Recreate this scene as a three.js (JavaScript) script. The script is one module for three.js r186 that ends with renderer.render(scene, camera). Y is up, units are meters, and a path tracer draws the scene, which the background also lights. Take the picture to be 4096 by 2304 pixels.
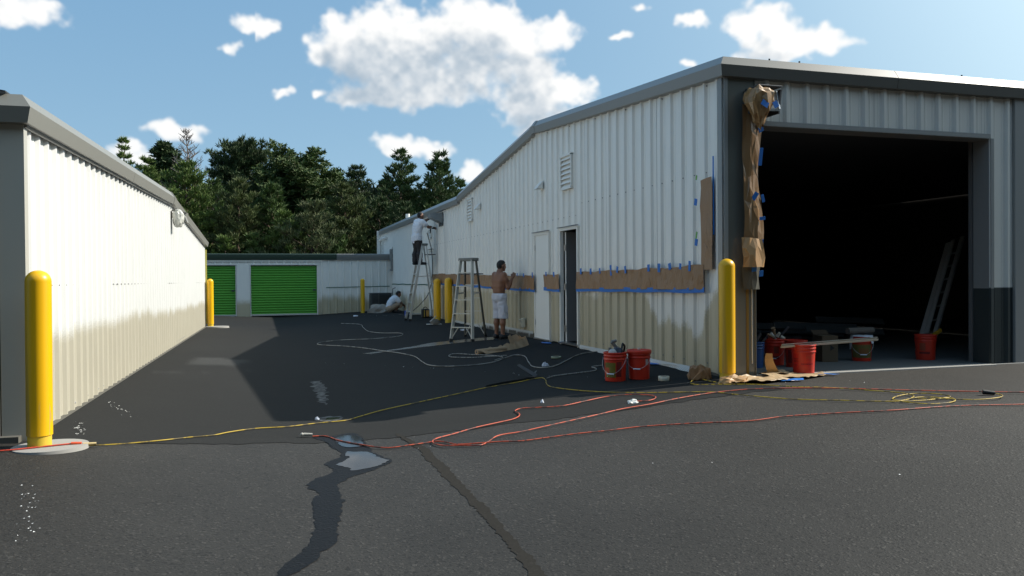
import * as THREE from 'three';
import { mergeGeometries } from 'three/addons/utils/BufferGeometryUtils.js';
import { RoundedBoxGeometry } from 'three/addons/geometries/RoundedBoxGeometry.js';

// ---------- camera, sky, sun, exposure ----------
const scene = new THREE.Scene();
const R = Math.PI / 180;
const camera = new THREE.PerspectiveCamera(38.93, 16 / 9, 0.1, 2000);
camera.position.set(0, 1.25, 0);
camera.rotation.set(-0.60 * R, -17.3 * R, -0.46 * R, 'YXZ');
const renderer = new THREE.WebGLRenderer();
renderer.toneMapping = THREE.LinearToneMapping;
renderer.toneMappingExposure = 1.35;
renderer.shadowMap.enabled = true;
const SUN = new THREE.Vector3(Math.cos(38 * R), Math.sin(38 * R), 0.018).normalize();
const sun = new THREE.DirectionalLight(new THREE.Color(1, 0.94, 0.84), 5);
sun.position.copy(SUN).multiplyScalar(80).add(new THREE.Vector3(3, 0, -18)); sun.target.position.set(3, 0, -18);
sun.castShadow = true; sun.shadow.mapSize.set(4096, 4096); sun.shadow.radius = 1;
Object.assign(sun.shadow.camera, { left: -45, right: 45, top: 45, bottom: -45, near: 1, far: 220 });
scene.add(sun, sun.target);

// ---------- noise ----------
function rng(seed) { let a = seed >>> 0; return () => { a = (a + 0x6D2B79F5) | 0; let t = Math.imul(a ^ (a >>> 15), 1 | a); t = (t + Math.imul(t ^ (t >>> 7), 61 | t)) ^ t; return ((t ^ (t >>> 14)) >>> 0) / 4294967296; }; }
function h2(x, y) { let h = Math.imul(x, 374761393) + Math.imul(y, 668265263); h = Math.imul(h ^ (h >>> 13), 1274126177); return ((h ^ (h >>> 16)) >>> 0) / 4294967296; }
function n2(x, y) { const i = Math.floor(x), j = Math.floor(y), u = x - i, v = y - j, a = u * u * (3 - 2 * u), b = v * v * (3 - 2 * v); return (h2(i, j) * (1 - a) + h2(i + 1, j) * a) * (1 - b) + (h2(i, j + 1) * (1 - a) + h2(i + 1, j + 1) * a) * b; }
function fbm(x, y, o = 4) { let s = 0, w = 0.5, t = 0; for (let k = 0; k < o; k++) { s += w * n2(x, y); t += w; w *= 0.5; x = x * 2.03 + 17.1; y = y * 2.03 + 5.7; } return s / t; }
function n3(x, y, z) { const k = Math.floor(z), w = z - k, c = w * w * (3 - 2 * w); return n2(x + k * 37.7, y + k * 11.3) * (1 - c) + n2(x + (k + 1) * 37.7, y + (k + 1) * 11.3) * c; }
const ss = (a, b, t) => { t = Math.min(1, Math.max(0, (t - a) / (b - a))); return t * t * (3 - 2 * t); };
const lerp = (a, b, t) => a + (b - a) * t;

// ---------- sky: clear air with scattered cumulus, brighter towards the sun ----------
{
  const W = 4096, H = 2048, px = new Float32Array(W * H * 4);
  // azimuth from -z towards +x, elevation, half widths (degrees)
  const puffs = [[5.2,16.8,1.0,1.3],[5.9,15.9,2.2,1.7],[8.1,17.2,2.0,1.7],[10.3,16.3,2.2,2.0],[12.2,16.8,1.7,1.4],[14.2,17.6,2.8,1.5],[16.1,17.1,2.2,2.1],[14.7,15.1,3.6,2.0],[17.8,16.1,1.7,1.7],[20.3,16.6,2.1,1.4],[9.4,14.5,4.8,2.0],[6.2,14.9,2.8,1.5],[12.2,13.2,4.8,1.3],[6.7,12.6,2.5,0.8],[9.7,12.3,4.2,0.9],[19.1,14.3,2.2,1.7],[18.6,12.7,3.1,1.7],[19.0,11.3,2.5,1.7],[21.6,12.9,2.2,1.1]];
  const small = [[-14.0,15.9,3.1,1.3],[-0.1,16.6,1.5,0.7],[0.6,16.3,1.0,0.6],[-1.8,15.3,0.8,0.6],[-5.1,9.7,2.0,0.7],[-4.1,9.3,1.4,0.7],[-7.9,8.4,1.4,0.7],[-6.7,7.7,1.7,0.6],[9.4,9.3,2.8,0.8],[11.3,8.9,2.2,0.8],[14.6,7.5,1.3,0.9],[1.6,12.4,0.9,0.4],[4.1,12.5,0.4,0.3],[26.1,17.9,0.8,0.5],[25.1,16.3,1.1,0.4],[29.7,16.9,1.1,0.7],[29.8,14.3,0.7,0.3],[34.0,16.7,2.1,1.5],[36.1,15.5,3.1,1.3],[38.5,14.8,2.2,0.8],[35.3,14.5,2.8,0.7]];
  puffs.push(...small);
  const r = rng(11);
  for (let k = 0; k < 34; k++) {                       // the same kind of cumulus all round
    const az = 42 + r() * 286, el = 7 + r() * 48, w = 2 + r() * 6;
    if ((az > 44 && az < 60 && el < 24) || az > 318) continue;
    const n = 3 + Math.floor(r() * 6);
    for (let j = 0; j < n; j++) puffs.push([az + (r() - 0.5) * w * 1.6, el + (r() - 0.4) * w * 0.5, w * (0.4 + r() * 0.5), w * (0.2 + r() * 0.22)]);
  }
  const CW = 2160, CH = 540;                            // cloud density in 1/6 degree cells, elevation 0..90
  const cell = new Map();
  const reach = 1.7;
  puffs.forEach((p) => {
    const c = Math.cos(p[1] * R), a0 = p[0] - p[2] * reach / c, a1 = p[0] + p[2] * reach / c, e0 = p[1] - p[3] * reach, e1 = p[1] + p[3] * reach;
    for (let a = Math.floor(a0); a <= Math.floor(a1); a++) for (let e = Math.max(0, Math.floor(e0)); e <= e1; e++) { const key = (((a % 360) + 360) % 360) * 100 + e; if (!cell.has(key)) cell.set(key, []); cell.get(key).push(p); }
  });
  const density = (az, el, smooth) => {
    const list = cell.get((((Math.floor(az) % 360) + 360) % 360) * 100 + Math.floor(el));
    if (!list) return -1;
    const wx = (fbm(az * 0.9 + 40, el * 0.9, 3) - 0.5) * 1.5, wy = (fbm(az * 0.9 + 90, el * 0.9 + 31, 3) - 0.5) * 1.1;
    let d = 0;
    for (const p of list) {
      let da = az + wx - p[0]; da -= 360 * Math.round(da / 360);
      const c = Math.cos(p[1] * R), x = da * c / p[2], y = (el + wy - p[1]) / p[3], q = 1 - (x * x + (y < 0 ? y * y * 1.5 : y * y));
      if (q > -1.6) d += Math.exp(2.2 * q);
    }
    if (d <= 0) return -1;
    d = Math.log(d) / 2.2;
    if (smooth) return d - 0.15;
    let n = 0, w = 0.5, x = az * 1.25 + 7, y = el * 1.5 + 3; for (let k = 0; k < 5; k++) { n += w * (n2(x, y) - 0.5); w *= 0.43; x = x * 2.07 + 3.1; y = y * 2.07 + 8.3; }
    const e = Math.max(0, 1 - Math.max(0, d) * 0.9);
    return d - 0.15 + n * 2.1 * (0.45 + 0.55 * e);
  };
  const wrap = (v) => v - 360 * Math.floor(v / 360);
  for (let j = 0; j < H; j++) {
    const el = ((j + 0.5) / H - 0.5) * 180, E = Math.max(el, 0) * R, ce = Math.cos(el * R), se = Math.sin(el * R);
    for (let i = 0; i < W; i++) {
      const phi = ((i + 0.5) / W - 0.5) * 2 * Math.PI;   // atan2(z, x)
      const dx = Math.cos(phi) * ce, dz = Math.sin(phi) * ce;
      const o = (j * W + i) * 4;
      if (el < -1) { px[o] = 0.15; px[o + 1] = 0.16; px[o + 2] = 0.16; px[o + 3] = 1; continue; }
      const ca = Math.min(1, dx * SUN.x + se * SUN.y + dz * SUN.z), ang = Math.acos(ca) / R;
      const t = Math.exp(-E * 4.2), g = 1.25 / (1 + Math.pow(ang / 44, 6));
      let cr = lerp(0.138, 0.43, t) + g * 0.62, cg = lerp(0.325, 0.655, t) + g * 0.66, cb = lerp(0.58, 0.80, t) + g * 0.56;
      if (el > 2) {
        const az = wrap(Math.atan2(dx, -dz) / R), d = density(az, el);
        if (d > -0.25) {
          const a = Math.pow(ss(-0.22, 0.75, d), 1.15);
          // lit from the sun's side: how thick the cloud is a little towards the sun, and its billows
          const sx = wrap(90 - az + 180) - 180, sl = Math.hypot(sx, 45 - el) || 1, ux = sx / sl, uy = (45 - el) / sl;
          const t1 = density(az + ux * 1.1, el + uy * 1.1, true), t2 = density(az + ux * 0.5, el + 1.9, true), bl = fbm(az * 1.3 + 5, el * 1.6 + 2, 3) - 0.5;
          let lit = 1.10 - 0.15 * Math.max(0, Math.min(1.6, t1 + 0.1)) - 0.40 * Math.max(0, Math.min(1.4, t2 - 0.1)) + 0.36 * bl;
          lit = Math.min(1.15, Math.max(0.42, lit + g * 0.3));
          const k = ss(0.45, 1.0, lit);
          const r1 = lerp(0.42, 1.03, k), g1 = lerp(0.52, 1.03, k), b1 = lerp(0.62, 1.02, k), f = a * (el < 12 ? lerp(0.82, 1, el / 12) : 1);
          cr = lerp(cr, r1, f); cg = lerp(cg, g1, f); cb = lerp(cb, b1, f);
        }
      }
      px[o] = cr / 1.35; px[o + 1] = cg / 1.35; px[o + 2] = cb / 1.35; px[o + 3] = 1;
    }
  }
  const sky = new THREE.DataTexture(px, W, H, THREE.RGBAFormat, THREE.FloatType);
  sky.mapping = THREE.EquirectangularReflectionMapping; sky.magFilter = THREE.LinearFilter; sky.minFilter = THREE.LinearFilter; sky.needsUpdate = true;
  scene.background = sky; scene.environment = sky;
}

// ---------- helpers ----------
const V = (x, y, z) => new THREE.Vector3(x, y, z);
const used = {};
function numbered(n) { used[n] = (used[n] ?? -1) + 1; return used[n] ? n + '_' + String(used[n]).padStart(3, '0') : n; }
function tag(o, label, category, group, kind) { if (label) o.userData.label = label; if (category) o.userData.category = category; if (group) o.userData.group = group; if (kind) o.userData.kind = kind; return o; }
function shade(m) { m.castShadow = true; m.receiveShadow = true; return m; }
function thing(name, label, category, [x, y, z] = [0, 0, 0], turn = 0, group) { const o = new THREE.Group(); o.name = numbered(name); o.position.set(x, y, z); o.rotation.y = turn; scene.add(o); return tag(o, label, category, group); }
function part(name, geo, mat, parent, label) { const m = shade(new THREE.Mesh(geo, mat)); m.name = name; parent.add(m); if (label) m.userData.label = label; return m; }
function solo(name, geo, mat, label, category, group) { const m = shade(new THREE.Mesh(geo, mat)); m.name = numbered(name); scene.add(m); return tag(m, label, category, group); }
function struct(name, geo, mat, label) { const m = shade(new THREE.Mesh(geo, mat)); m.name = numbered(name); scene.add(m); return tag(m, label, name.replace(/_/g, ' '), null, 'structure'); }
function merge(list) { return mergeGeometries(list.map((g) => { const q = g.index ? g.toNonIndexed() : g; for (const k of Object.keys(q.attributes)) if (!['position', 'normal', 'uv'].includes(k)) q.deleteAttribute(k); if (!q.attributes.uv) q.setAttribute('uv', new THREE.BufferAttribute(new Float32Array(q.attributes.position.count * 2), 2)); return q; })); }
function tris(P, UV) { const g = new THREE.BufferGeometry(); g.setAttribute('position', new THREE.Float32BufferAttribute(P, 3)); g.setAttribute('uv', new THREE.Float32BufferAttribute(UV || new Float32Array(P.length / 3 * 2), 2)); g.computeVertexNormals(); return g; }
const box = (w, h, d, x = 0, y = 0, z = 0) => new THREE.BoxGeometry(w, h, d).translate(x, y, z);
const rbox = (w, h, d, r, x = 0, y = 0, z = 0) => new RoundedBoxGeometry(w, h, d, 2, r).translate(x, y, z);
const cyl = (r0, r1, h, x = 0, y = 0, z = 0, n = 20) => new THREE.CylinderGeometry(r1, r0, h, n).translate(x, y + h / 2, z);
function beam(A, B, w, d, ref = V(0, 0, 1), geo) {      // a bar from A to B; w along the reference axis
  const y = B.clone().sub(A), L = y.length(); y.normalize();
  const x = ref.clone().addScaledVector(y, -ref.dot(y)).normalize(), z = new THREE.Vector3().crossVectors(x, y);
  const m = new THREE.Matrix4().makeBasis(x, y, z).setPosition(A.clone().add(B).multiplyScalar(0.5));
  return (geo ? geo : new THREE.BoxGeometry(w, L, d)).applyMatrix4(m);
}
function rod(A, B, r, r2 = r, n = 8) { return beam(A, B, 0, 0, Math.abs(B.clone().sub(A).normalize().z) > 0.9 ? V(1, 0, 0) : V(0, 0, 1), new THREE.CylinderGeometry(r2, r, A.distanceTo(B), n)); }
function mat(c, rough = 0.7, o = {}) { return new THREE.MeshStandardMaterial({ color: Array.isArray(c) ? new THREE.Color().setRGB(...c) : new THREE.Color(c), roughness: rough, ...o }); }
function dataTex(w, h, fn, srgb = true, rep) { const d = new Uint8Array(w * h * 4); for (let j = 0; j < h; j++) for (let i = 0; i < w; i++) { const c = fn(i / w, j / h, i, j), o = (j * w + i) * 4; for (let k = 0; k < 3; k++) { const v = c[k]; d[o + k] = Math.max(0, Math.min(255, srgb ? 255 * (v <= 0.0031308 ? 12.92 * v : 1.055 * Math.pow(v, 1 / 2.4) - 0.055) : 255 * v)); } d[o + 3] = 255; } return texOf(d, w, h, srgb, rep); }
function texOf(d, w, h, srgb, rep = true) { const t = new THREE.DataTexture(d, w, h); t.magFilter = THREE.LinearFilter; t.minFilter = THREE.LinearMipmapLinearFilter; t.generateMipmaps = true; if (srgb) t.colorSpace = THREE.SRGBColorSpace; if (rep) t.wrapS = t.wrapT = THREE.RepeatWrapping; t.needsUpdate = true; return t; }
// height of the paving: a shallow valley down the middle of the alley
function gy(x) { const d = x - 0.7, h = -0.2656 + 0.052 * Math.sqrt(d * d + 0.09); return Math.min(h, x > 0 ? 0 : -0.12); }
// ---------- ground ----------
function asphaltTex(seed, stones, contrast, base) {
  const N = 2048, r = rng(seed), f = new Float32Array(N * N);
  for (let j = 0; j < N; j++) for (let i = 0; i < N; i++) f[j * N + i] = 1 + (h2(i + seed, j) - 0.5) * 0.35 * contrast;
  for (let k = 0; k < stones; k++) {
    const x = r() * N, y = r() * N, rad = 0.7 + r() * r() * r() * 3.6, tone = (r() < 0.28 ? 1 + r() * 1.1 * contrast : 1 - r() * 0.55 * contrast);
    const a = Math.ceil(rad);
    for (let dj = -a; dj <= a; dj++) for (let di = -a; di <= a; di++) if (di * di + dj * dj <= rad * rad) { const o = ((Math.floor(y + dj) + N) % N) * N + ((Math.floor(x + di) + N) % N); f[o] = f[o] * 0.35 + tone * 0.65; }
  }
  const d = new Uint8Array(N * N * 4), b = new Uint8Array(N * N * 4);
  for (let j = 0; j < N; j++) for (let i = 0; i < N; i++) {
    const o = (j * N + i), big = 0.86 + 0.28 * fbm(i / N * 8, j / N * 8, 3) * (1 - Math.abs(2 * i / N - 1) * 0) ;
    const v = f[o] * (0.9 + 0.2 * (big - 0.86) / 0.28 * 0.5);
    for (let k = 0; k < 3; k++) { const c = Math.min(1, base[k] * v); d[o * 4 + k] = 255 * (c <= 0.0031308 ? 12.92 * c : 1.055 * Math.pow(c, 1 / 2.4) - 0.055); b[o * 4 + k] = Math.min(255, 110 * f[o]); }
    d[o * 4 + 3] = b[o * 4 + 3] = 255;
  }
  return [texOf(d, N, N, true), texOf(b, N, N, false)];
}
const [roughMap, roughBump] = asphaltTex(3, 520000, 1.25, [0.032, 0.030, 0.0268]);
const [fineMap, fineBump] = asphaltTex(8, 300000, 0.4, [0.0275, 0.028, 0.0275]);
const lotMat = new THREE.MeshPhysicalMaterial({ map: roughMap, bumpMap: roughBump, bumpScale: 0.006, roughness: 0.72, specularIntensity: 0.5, vertexColors: true });
const alleyMat = new THREE.MeshPhysicalMaterial({ map: fineMap, bumpMap: fineBump, bumpScale: 0.004, roughness: 0.95, specularIntensity: 0.14, vertexColors: true });
function groundSheet(xs, zs, lift, tile, tone, edge) {
  const P = [], U = [], C = [], I = [], nx = xs.length;
  zs.forEach((z0, j) => xs.forEach((x, i) => {
    const z = edge ? edge(x, z0, j) : z0;
    P.push(x, gy(x) + lift, z); U.push(x / tile, -z / tile); const t = tone(x, z); C.push(t, t, t);
    if (i && j) { const a = (j - 1) * nx + i - 1, b = a + 1, c = j * nx + i - 1, d = c + 1; I.push(a, c, b, b, c, d); }
  }));
  const g = new THREE.BufferGeometry(); g.setAttribute('position', new THREE.Float32BufferAttribute(P, 3)); g.setAttribute('uv', new THREE.Float32BufferAttribute(U, 2)); g.setAttribute('color', new THREE.Float32BufferAttribute(C, 3)); g.setIndex(I); g.computeVertexNormals();
  const n = g.attributes.normal; if (n.getY(0) < 0) { const ix = g.index.array; for (let k = 0; k < ix.length; k += 3) { const t = ix[k]; ix[k] = ix[k + 1]; ix[k + 1] = t; } g.computeVertexNormals(); }
  return g;
}
const range = (a, b, s) => { const o = []; const n = Math.round(Math.abs(b - a) / s); for (let k = 0; k <= n; k++) o.push(a + (b - a) * k / n); return o; };
struct('ground', groundSheet([-900, -300, -80, -30, -12, -6, ...range(-3, 4, 0.125), ...range(4.25, 12, 0.25), 16, 24, 40, 90, 300, 900], [60, 30, 14, 8, ...range(4, -46, 0.4), -60, -90, -150, -400, -900], 0, 8, (x, z) => 0.72 + 0.5 * fbm(x * 0.55 + 3, z * 0.55, 4) + 0.3 * (fbm(x * 2.1, z * 2.1 + 9, 4) - 0.5)), lotMat, 'rough weathered asphalt lot in front of the storage buildings');
struct('pavement', groundSheet(range(-1.97, 5.64, 0.06), range(-7.75, -35.5, 0.35), 0.004, 8, (x, z) => 0.9 + 0.22 * fbm(x * 0.5 + 30, z * 0.4, 4) + (x < -0.1 && x > -1.6 && z < -13.6 && z > -16.2 ? 0.9 * ss(0.52, 0.7, fbm(x * 1.3 + 5, z * 0.9, 4)) : 0), (x, z, j) => j ? z : z + 0.1 * Math.sin(x * 0.8) + 0.07 * (n2(x * 4, 3) - 0.5) + 0.06 * (n2(x * 15, 5) - 0.5)), alleyMat, 'smooth dark asphalt of the alley between the storage buildings');
// flat pieces lying on the paving, cut from an outline on the ground
function onGround(pts, lift, opts = {}) {
  const { jag = 0, step = 0.03, seed = 1, grid = 0 } = opts, out = [], fuzz = (k) => jag ? (h2(k, seed) - 0.5) * 0.022 : 0;
  pts.forEach((p, k) => { const q = pts[(k + 1) % pts.length], L = Math.hypot(q[0] - p[0], q[1] - p[1]), n = Math.max(1, Math.round(L / step)); for (let i = 0; i < n; i++) { const t = i / n, x = lerp(p[0], q[0], t), z = lerp(p[1], q[1], t); out.push(new THREE.Vector2(x + fuzz(out.length) + jag * (fbm(x * 11 + seed, z * 11, 3) - 0.5) * 2, z + jag * (fbm(x * 11, z * 11 + seed * 7, 3) - 0.5) * 2)); } });
  const src = new THREE.ShapeGeometry(new THREE.Shape(out)).toNonIndexed().attributes.position, P = [], U = [];
  const put = (a, b, c, d) => {                          // split along x so that the sheet follows the valley
    const e = [[a, b, c], [b, c, a], [c, a, b]].sort((p, q) => Math.abs(q[0][0] - q[1][0]) - Math.abs(p[0][0] - p[1][0]))[0];
    if (d && Math.abs(e[0][0] - e[1][0]) > 0.07) { const m = [(e[0][0] + e[1][0]) / 2, (e[0][1] + e[1][1]) / 2]; put(e[0], m, e[2], d - 1); put(m, e[1], e[2], d - 1); return; }
    for (const q of [a, c, b]) { P.push(q[0], (opts.flat ?? gy(q[0])) + (lift.call ? lift(q[1]) : lift), q[1]); U.push(q[0] / 8, -q[1] / 8); }
  };
  for (let k = 0; k < src.count; k += 3) put([src.getX(k), src.getY(k)], [src.getX(k + 1), src.getY(k + 1)], [src.getX(k + 2), src.getY(k + 2)], 9);
  const g = tris(P, U); if (opts.level) { const n = g.attributes.normal; for (let k = 0; k < n.count; k++) n.setXYZ(k, 0, 1, 0); } return g;
}
const smoothLoop = (p) => new THREE.CatmullRomCurve3(p.map(([x, z]) => V(x, 0, z)), true, 'centripetal').getSpacedPoints(p.length * 5).slice(0, -1).map((q) => [q.x, q.z]);
const K = {
  yellowA: [[-1.45,-7.71], [-1.17,-7.77], [-0.86,-7.89], [-0.64,-8.05], [-0.41,-8.15], [-0.29,-8.27], [-0.05,-8.47], [0.26,-8.55], [0.58,-8.72], [0.88,-8.80], [1.02,-8.94], [1.31,-9.20], [1.72,-9.46], [2.28,-9.81], [2.83,-10.12], [3.26,-10.29], [3.52,-10.44], [3.68,-10.49], [3.66,-10.27], [3.55,-9.93], [3.51,-9.63], [3.64,-9.25], [3.90,-8.80], [4.26,-8.47], [4.87,-8.08], [4.97,-7.85], [5.05,-7.61], [5.28,-7.20], [5.55,-6.88], [5.93,-6.57], [6.35,-6.52], [6.69,-6.57], [6.61,-6.42], [6.39,-6.30], [6.15,-6.32], [6.04,-6.53]],
  yellowB: [[5.26,-8.54], [5.25,-8.71], [5.24,-9.03], [5.09,-8.92], [4.99,-8.78], [4.98,-8.65], [5.10,-8.52], [5.31,-8.39], [5.49,-8.21], [5.78,-7.79], [6.01,-7.62], [6.29,-7.28], [6.48,-6.95], [6.42,-6.76], [6.23,-6.62], [6.03,-6.54], [6.04,-6.63], [6.30,-6.83], [6.56,-6.90], [6.72,-6.80], [6.76,-6.64], [6.61,-6.54], [6.49,-6.67], [6.32,-6.65], [6.61,-6.47], [6.78,-6.36], [6.99,-6.34], [7.20,-6.41], [7.32,-6.54], [7.32,-6.60]],
  orangeC: [[0.48,-7.99], [0.59,-7.99], [0.69,-7.76], [0.76,-7.63], [0.88,-7.44], [0.97,-7.27], [1.09,-7.18], [1.26,-7.18], [1.40,-7.21], [1.52,-7.22], [1.59,-7.15], [1.65,-7.01], [1.74,-6.95], [1.87,-6.91], [2.01,-6.88], [2.20,-6.82], [2.42,-6.82], [2.72,-6.82], [3.02,-6.80], [3.32,-6.79], [3.83,-6.65], [4.30,-6.48], [4.63,-6.47], [5.13,-6.35], [5.58,-6.19], [6.28,-6.14], [6.96,-5.97], [7.40,-5.89]],
  orangeD: [[3.88,-8.04], [4.01,-7.97], [4.12,-8.03], [4.21,-8.19], [4.20,-8.29], [4.03,-8.44], [3.77,-8.49], [3.43,-8.36], [3.10,-8.22], [2.86,-8.30], [2.68,-8.34], [2.60,-8.27], [2.59,-8.12], [2.54,-7.94], [2.44,-7.82], [2.25,-7.73], [1.98,-7.60], [1.72,-7.44], [1.55,-7.33], [1.49,-7.24], [1.49,-7.09], [1.55,-6.98], [1.67,-6.93], [1.82,-6.83], [1.93,-6.94], [2.07,-7.11], [2.32,-7.19], [2.58,-7.28], [2.96,-7.42], [3.26,-7.55], [3.58,-7.68], [3.93,-7.76], [4.31,-7.89], [4.84,-8.02], [5.28,-7.97], [5.67,-7.73], [6.08,-7.53], [6.39,-7.31], [6.72,-7.13], [7.08,-6.92], [7.44,-6.71], [7.67,-6.57], [7.93,-6.40]],
  redE: [[-2.19,-7.57], [-1.97,-7.57], [-1.83,-7.61], [-1.67,-7.66], [-1.52,-7.70]],
  hose1: [[2.59,-27.21], [3.03,-26.03], [2.95,-24.29], [2.89,-22.26], [3.10,-21.40], [3.45,-20.84], [3.44,-20.26], [3.22,-19.81], [2.58,-19.71], [1.96,-20.03], [1.47,-19.96], [1.30,-19.45], [1.40,-18.98], [1.78,-18.28], [2.15,-17.28], [2.36,-16.44], [2.59,-15.64], [2.72,-14.82], [2.67,-13.74], [2.68,-13.13], [2.84,-12.83], [3.24,-12.62], [3.61,-12.73], [3.99,-13.22], [4.27,-13.52], [4.33,-13.28], [4.12,-12.37], [3.99,-11.73], [4.06,-11.48], [4.22,-11.52], [4.66,-12.08], [5.15,-12.72], [5.56,-12.93]],
  hose2: [[3.72,-12.94], [3.96,-13.28], [3.89,-13.66], [3.64,-14.15], [3.41,-14.55], [3.27,-14.35], [3.25,-14.06], [3.51,-13.65], [3.84,-13.55], [4.11,-13.52]],
  hose3: [[3.71,-10.37], [3.83,-10.49], [4.04,-10.58], [4.52,-10.65], [4.64,-10.85], [4.67,-11.07], [4.85,-11.12]],
  wet: [[0.68,-8.01], [0.77,-8.05], [0.85,-8.08], [0.90,-7.99], [0.93,-7.85], [0.93,-7.62], [0.94,-7.32], [0.94,-7.07], [1.00,-6.88], [1.04,-6.72], [0.99,-6.61], [0.89,-6.51], [0.78,-6.40], [0.66,-6.28], [0.55,-6.11], [0.52,-5.93], [0.53,-5.67], [0.49,-5.29], [0.45,-4.96], [0.42,-4.78], [0.35,-4.62], [0.27,-4.43], [0.20,-4.32], [0.14,-4.23], [0.09,-4.19], [0.08,-4.25], [0.10,-4.32], [0.14,-4.46], [0.21,-4.63], [0.28,-4.75], [0.30,-4.99], [0.33,-5.32], [0.32,-5.51], [0.33,-5.71], [0.40,-5.83], [0.34,-6.02], [0.34,-6.16], [0.40,-6.30], [0.50,-6.43], [0.54,-6.53], [0.54,-6.70], [0.50,-6.80], [0.59,-6.93], [0.66,-7.03], [0.67,-7.23], [0.61,-7.45], [0.60,-7.68], [0.51,-7.89], [0.48,-7.98]],
  water1: [[0.69,-7.88], [0.77,-7.97], [0.84,-7.96], [0.89,-7.87], [0.90,-7.67], [0.91,-7.44], [0.85,-7.40], [0.77,-7.40], [0.71,-7.49], [0.68,-7.65]],
  water2: [[0.71,-7.21], [0.82,-7.20], [0.90,-7.13], [0.93,-6.95], [1.01,-6.74], [0.96,-6.63], [0.85,-6.54], [0.74,-6.50], [0.68,-6.49], [0.66,-6.61], [0.61,-6.74], [0.66,-6.84], [0.72,-7.01]],
  seamL: [[1.24,-7.84], [1.32,-7.03], [1.31,-6.71], [1.32,-6.34], [1.31,-6.08], [1.32,-5.75], [1.32,-5.21], [1.32,-4.71], [1.31,-4.35], [1.30,-4.09], [1.28,-3.85], [1.27,-3.59]],
  seamR: [[1.28,-7.81], [1.41,-6.97], [1.40,-6.65], [1.41,-6.23], [1.40,-5.87], [1.39,-5.46], [1.40,-5.05], [1.38,-4.58], [1.37,-4.23], [1.37,-3.98], [1.36,-3.81], [1.34,-3.55]],
  flow: [[1.96,-16.29], [2.39,-16.45], [3.11,-16.91], [3.56,-17.39], [4.03,-17.47], [4.67,-17.58], [5.12,-17.49], [5.24,-17.07], [5.08,-16.73], [4.65,-16.94], [4.03,-16.85], [3.58,-16.66], [3.10,-16.56], [2.51,-16.32], [2.09,-16.01]],
  strip: [[2.83,-10.26], [3.03,-10.37], [3.35,-10.49], [3.58,-10.59], [3.70,-10.78], [3.76,-11.17], [3.83,-11.48]],
  paperfloor: [[5.59,-9.49], [6.31,-9.87], [6.68,-9.89], [6.27,-8.98], [6.22,-8.55], [5.71,-8.50], [5.45,-8.43], [5.18,-8.61]],
  spots: [[0.82,-10.71], [0.95,-14.41], [4.27,-11.76], [0.57,-9.00], [5.16,-33.03], [3.73,-31.61]],

};
const wetMat = new THREE.MeshPhysicalMaterial({ map: roughMap, color: new THREE.Color(0.14, 0.15, 0.18), bumpMap: roughBump, bumpScale: 0.006, roughness: 0.6, specularIntensity: 0.4 });
const waterMat = new THREE.MeshPhysicalMaterial({ color: new THREE.Color(0.02, 0.022, 0.025), roughness: 0.04, ior: 1.33, specularIntensity: 0.5 });
struct('wet_patch', onGround(smoothLoop(K.wet), (z) => z < -7.6 ? 0.0065 : 0.0035, { jag: 0.03, seed: 4 }), wetMat, 'dark wet trail running down the foreground asphalt from the puddle');
struct('puddle', onGround(smoothLoop(K.water1), 0.0085, { level: true, jag: 0.03, seed: 9 }), waterMat, 'small upper puddle crossed by the orange cord');
struct('puddle', onGround(smoothLoop(K.water2), (z) => z < -7.6 ? 0.0085 : 0.006, { level: true, jag: 0.03, seed: 5 }), waterMat, 'larger puddle below the orange cord in the foreground');
struct('asphalt_seam', onGround([...K.seamL, ...K.seamR.slice().reverse()], (z) => z < -7.6 ? 0.006 : 0.003, { jag: 0.012, seed: 2 }), new THREE.MeshPhysicalMaterial({ map: fineMap, color: new THREE.Color(1.15, 1.05, 0.94), bumpMap: fineBump, bumpScale: 0.002, roughness: 0.9, specularIntensity: 0.1 }), 'narrow smooth strip of patched asphalt running to the bottom of the picture');
const chalkTex = dataTex(256, 256, (u, v) => { const m = ss(0.4, 0.72, fbm(u * 22, v * 22, 4)); return [lerp(0.022, 0.10, m), lerp(0.023, 0.102, m), lerp(0.024, 0.10, m)]; });
chalkTex.repeat.set(6, 6);
const chalk = new THREE.MeshStandardMaterial({ map: chalkTex, roughness: 0.95 });
struct('wet_patch', onGround(K.flow, 0.0075, { jag: 0.03, seed: 12 }), new THREE.MeshStandardMaterial({ map: chalkTex, roughness: 0.22 }), 'pale wet wash flowing across the shaded alley from the wall to the middle');
const ring = (x, z, a, b, n = 22, s = 0) => { const o = []; for (let k = 0; k < n; k++) { const t = k / n * Math.PI * 2, w = 1 + 0.3 * (h2(k, s) - 0.5); o.push([x + a * w * Math.cos(t), z + b * w * Math.sin(t)]); } return o; };
struct('stain', onGround(ring(0.73, -9.0, 0.15, 0.17, 22, 5), 0.0075, { jag: 0.05, seed: 21 }), chalk, 'round chalky stain with a dark middle in the shaded alley');
struct('puddle', onGround(ring(0.75, -9.0, 0.075, 0.075, 18, 3), 0.010, { jag: 0.02, seed: 22 }), new THREE.MeshPhysicalMaterial({ color: new THREE.Color(0.03, 0.04, 0.025), roughness: 0.08, ior: 1.33 }), 'tiny dark puddle inside the chalky stain');
struct('stain', onGround([[0.72, -12.4], [0.86, -12.5], [0.9, -11.7], [0.82, -10.6], [0.78, -10.0], [0.7, -10.4], [0.72, -11.5]], 0.0075, { jag: 0.06, seed: 31 }), chalk, 'streaky pale stain trailing along the middle of the shaded alley');

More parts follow.
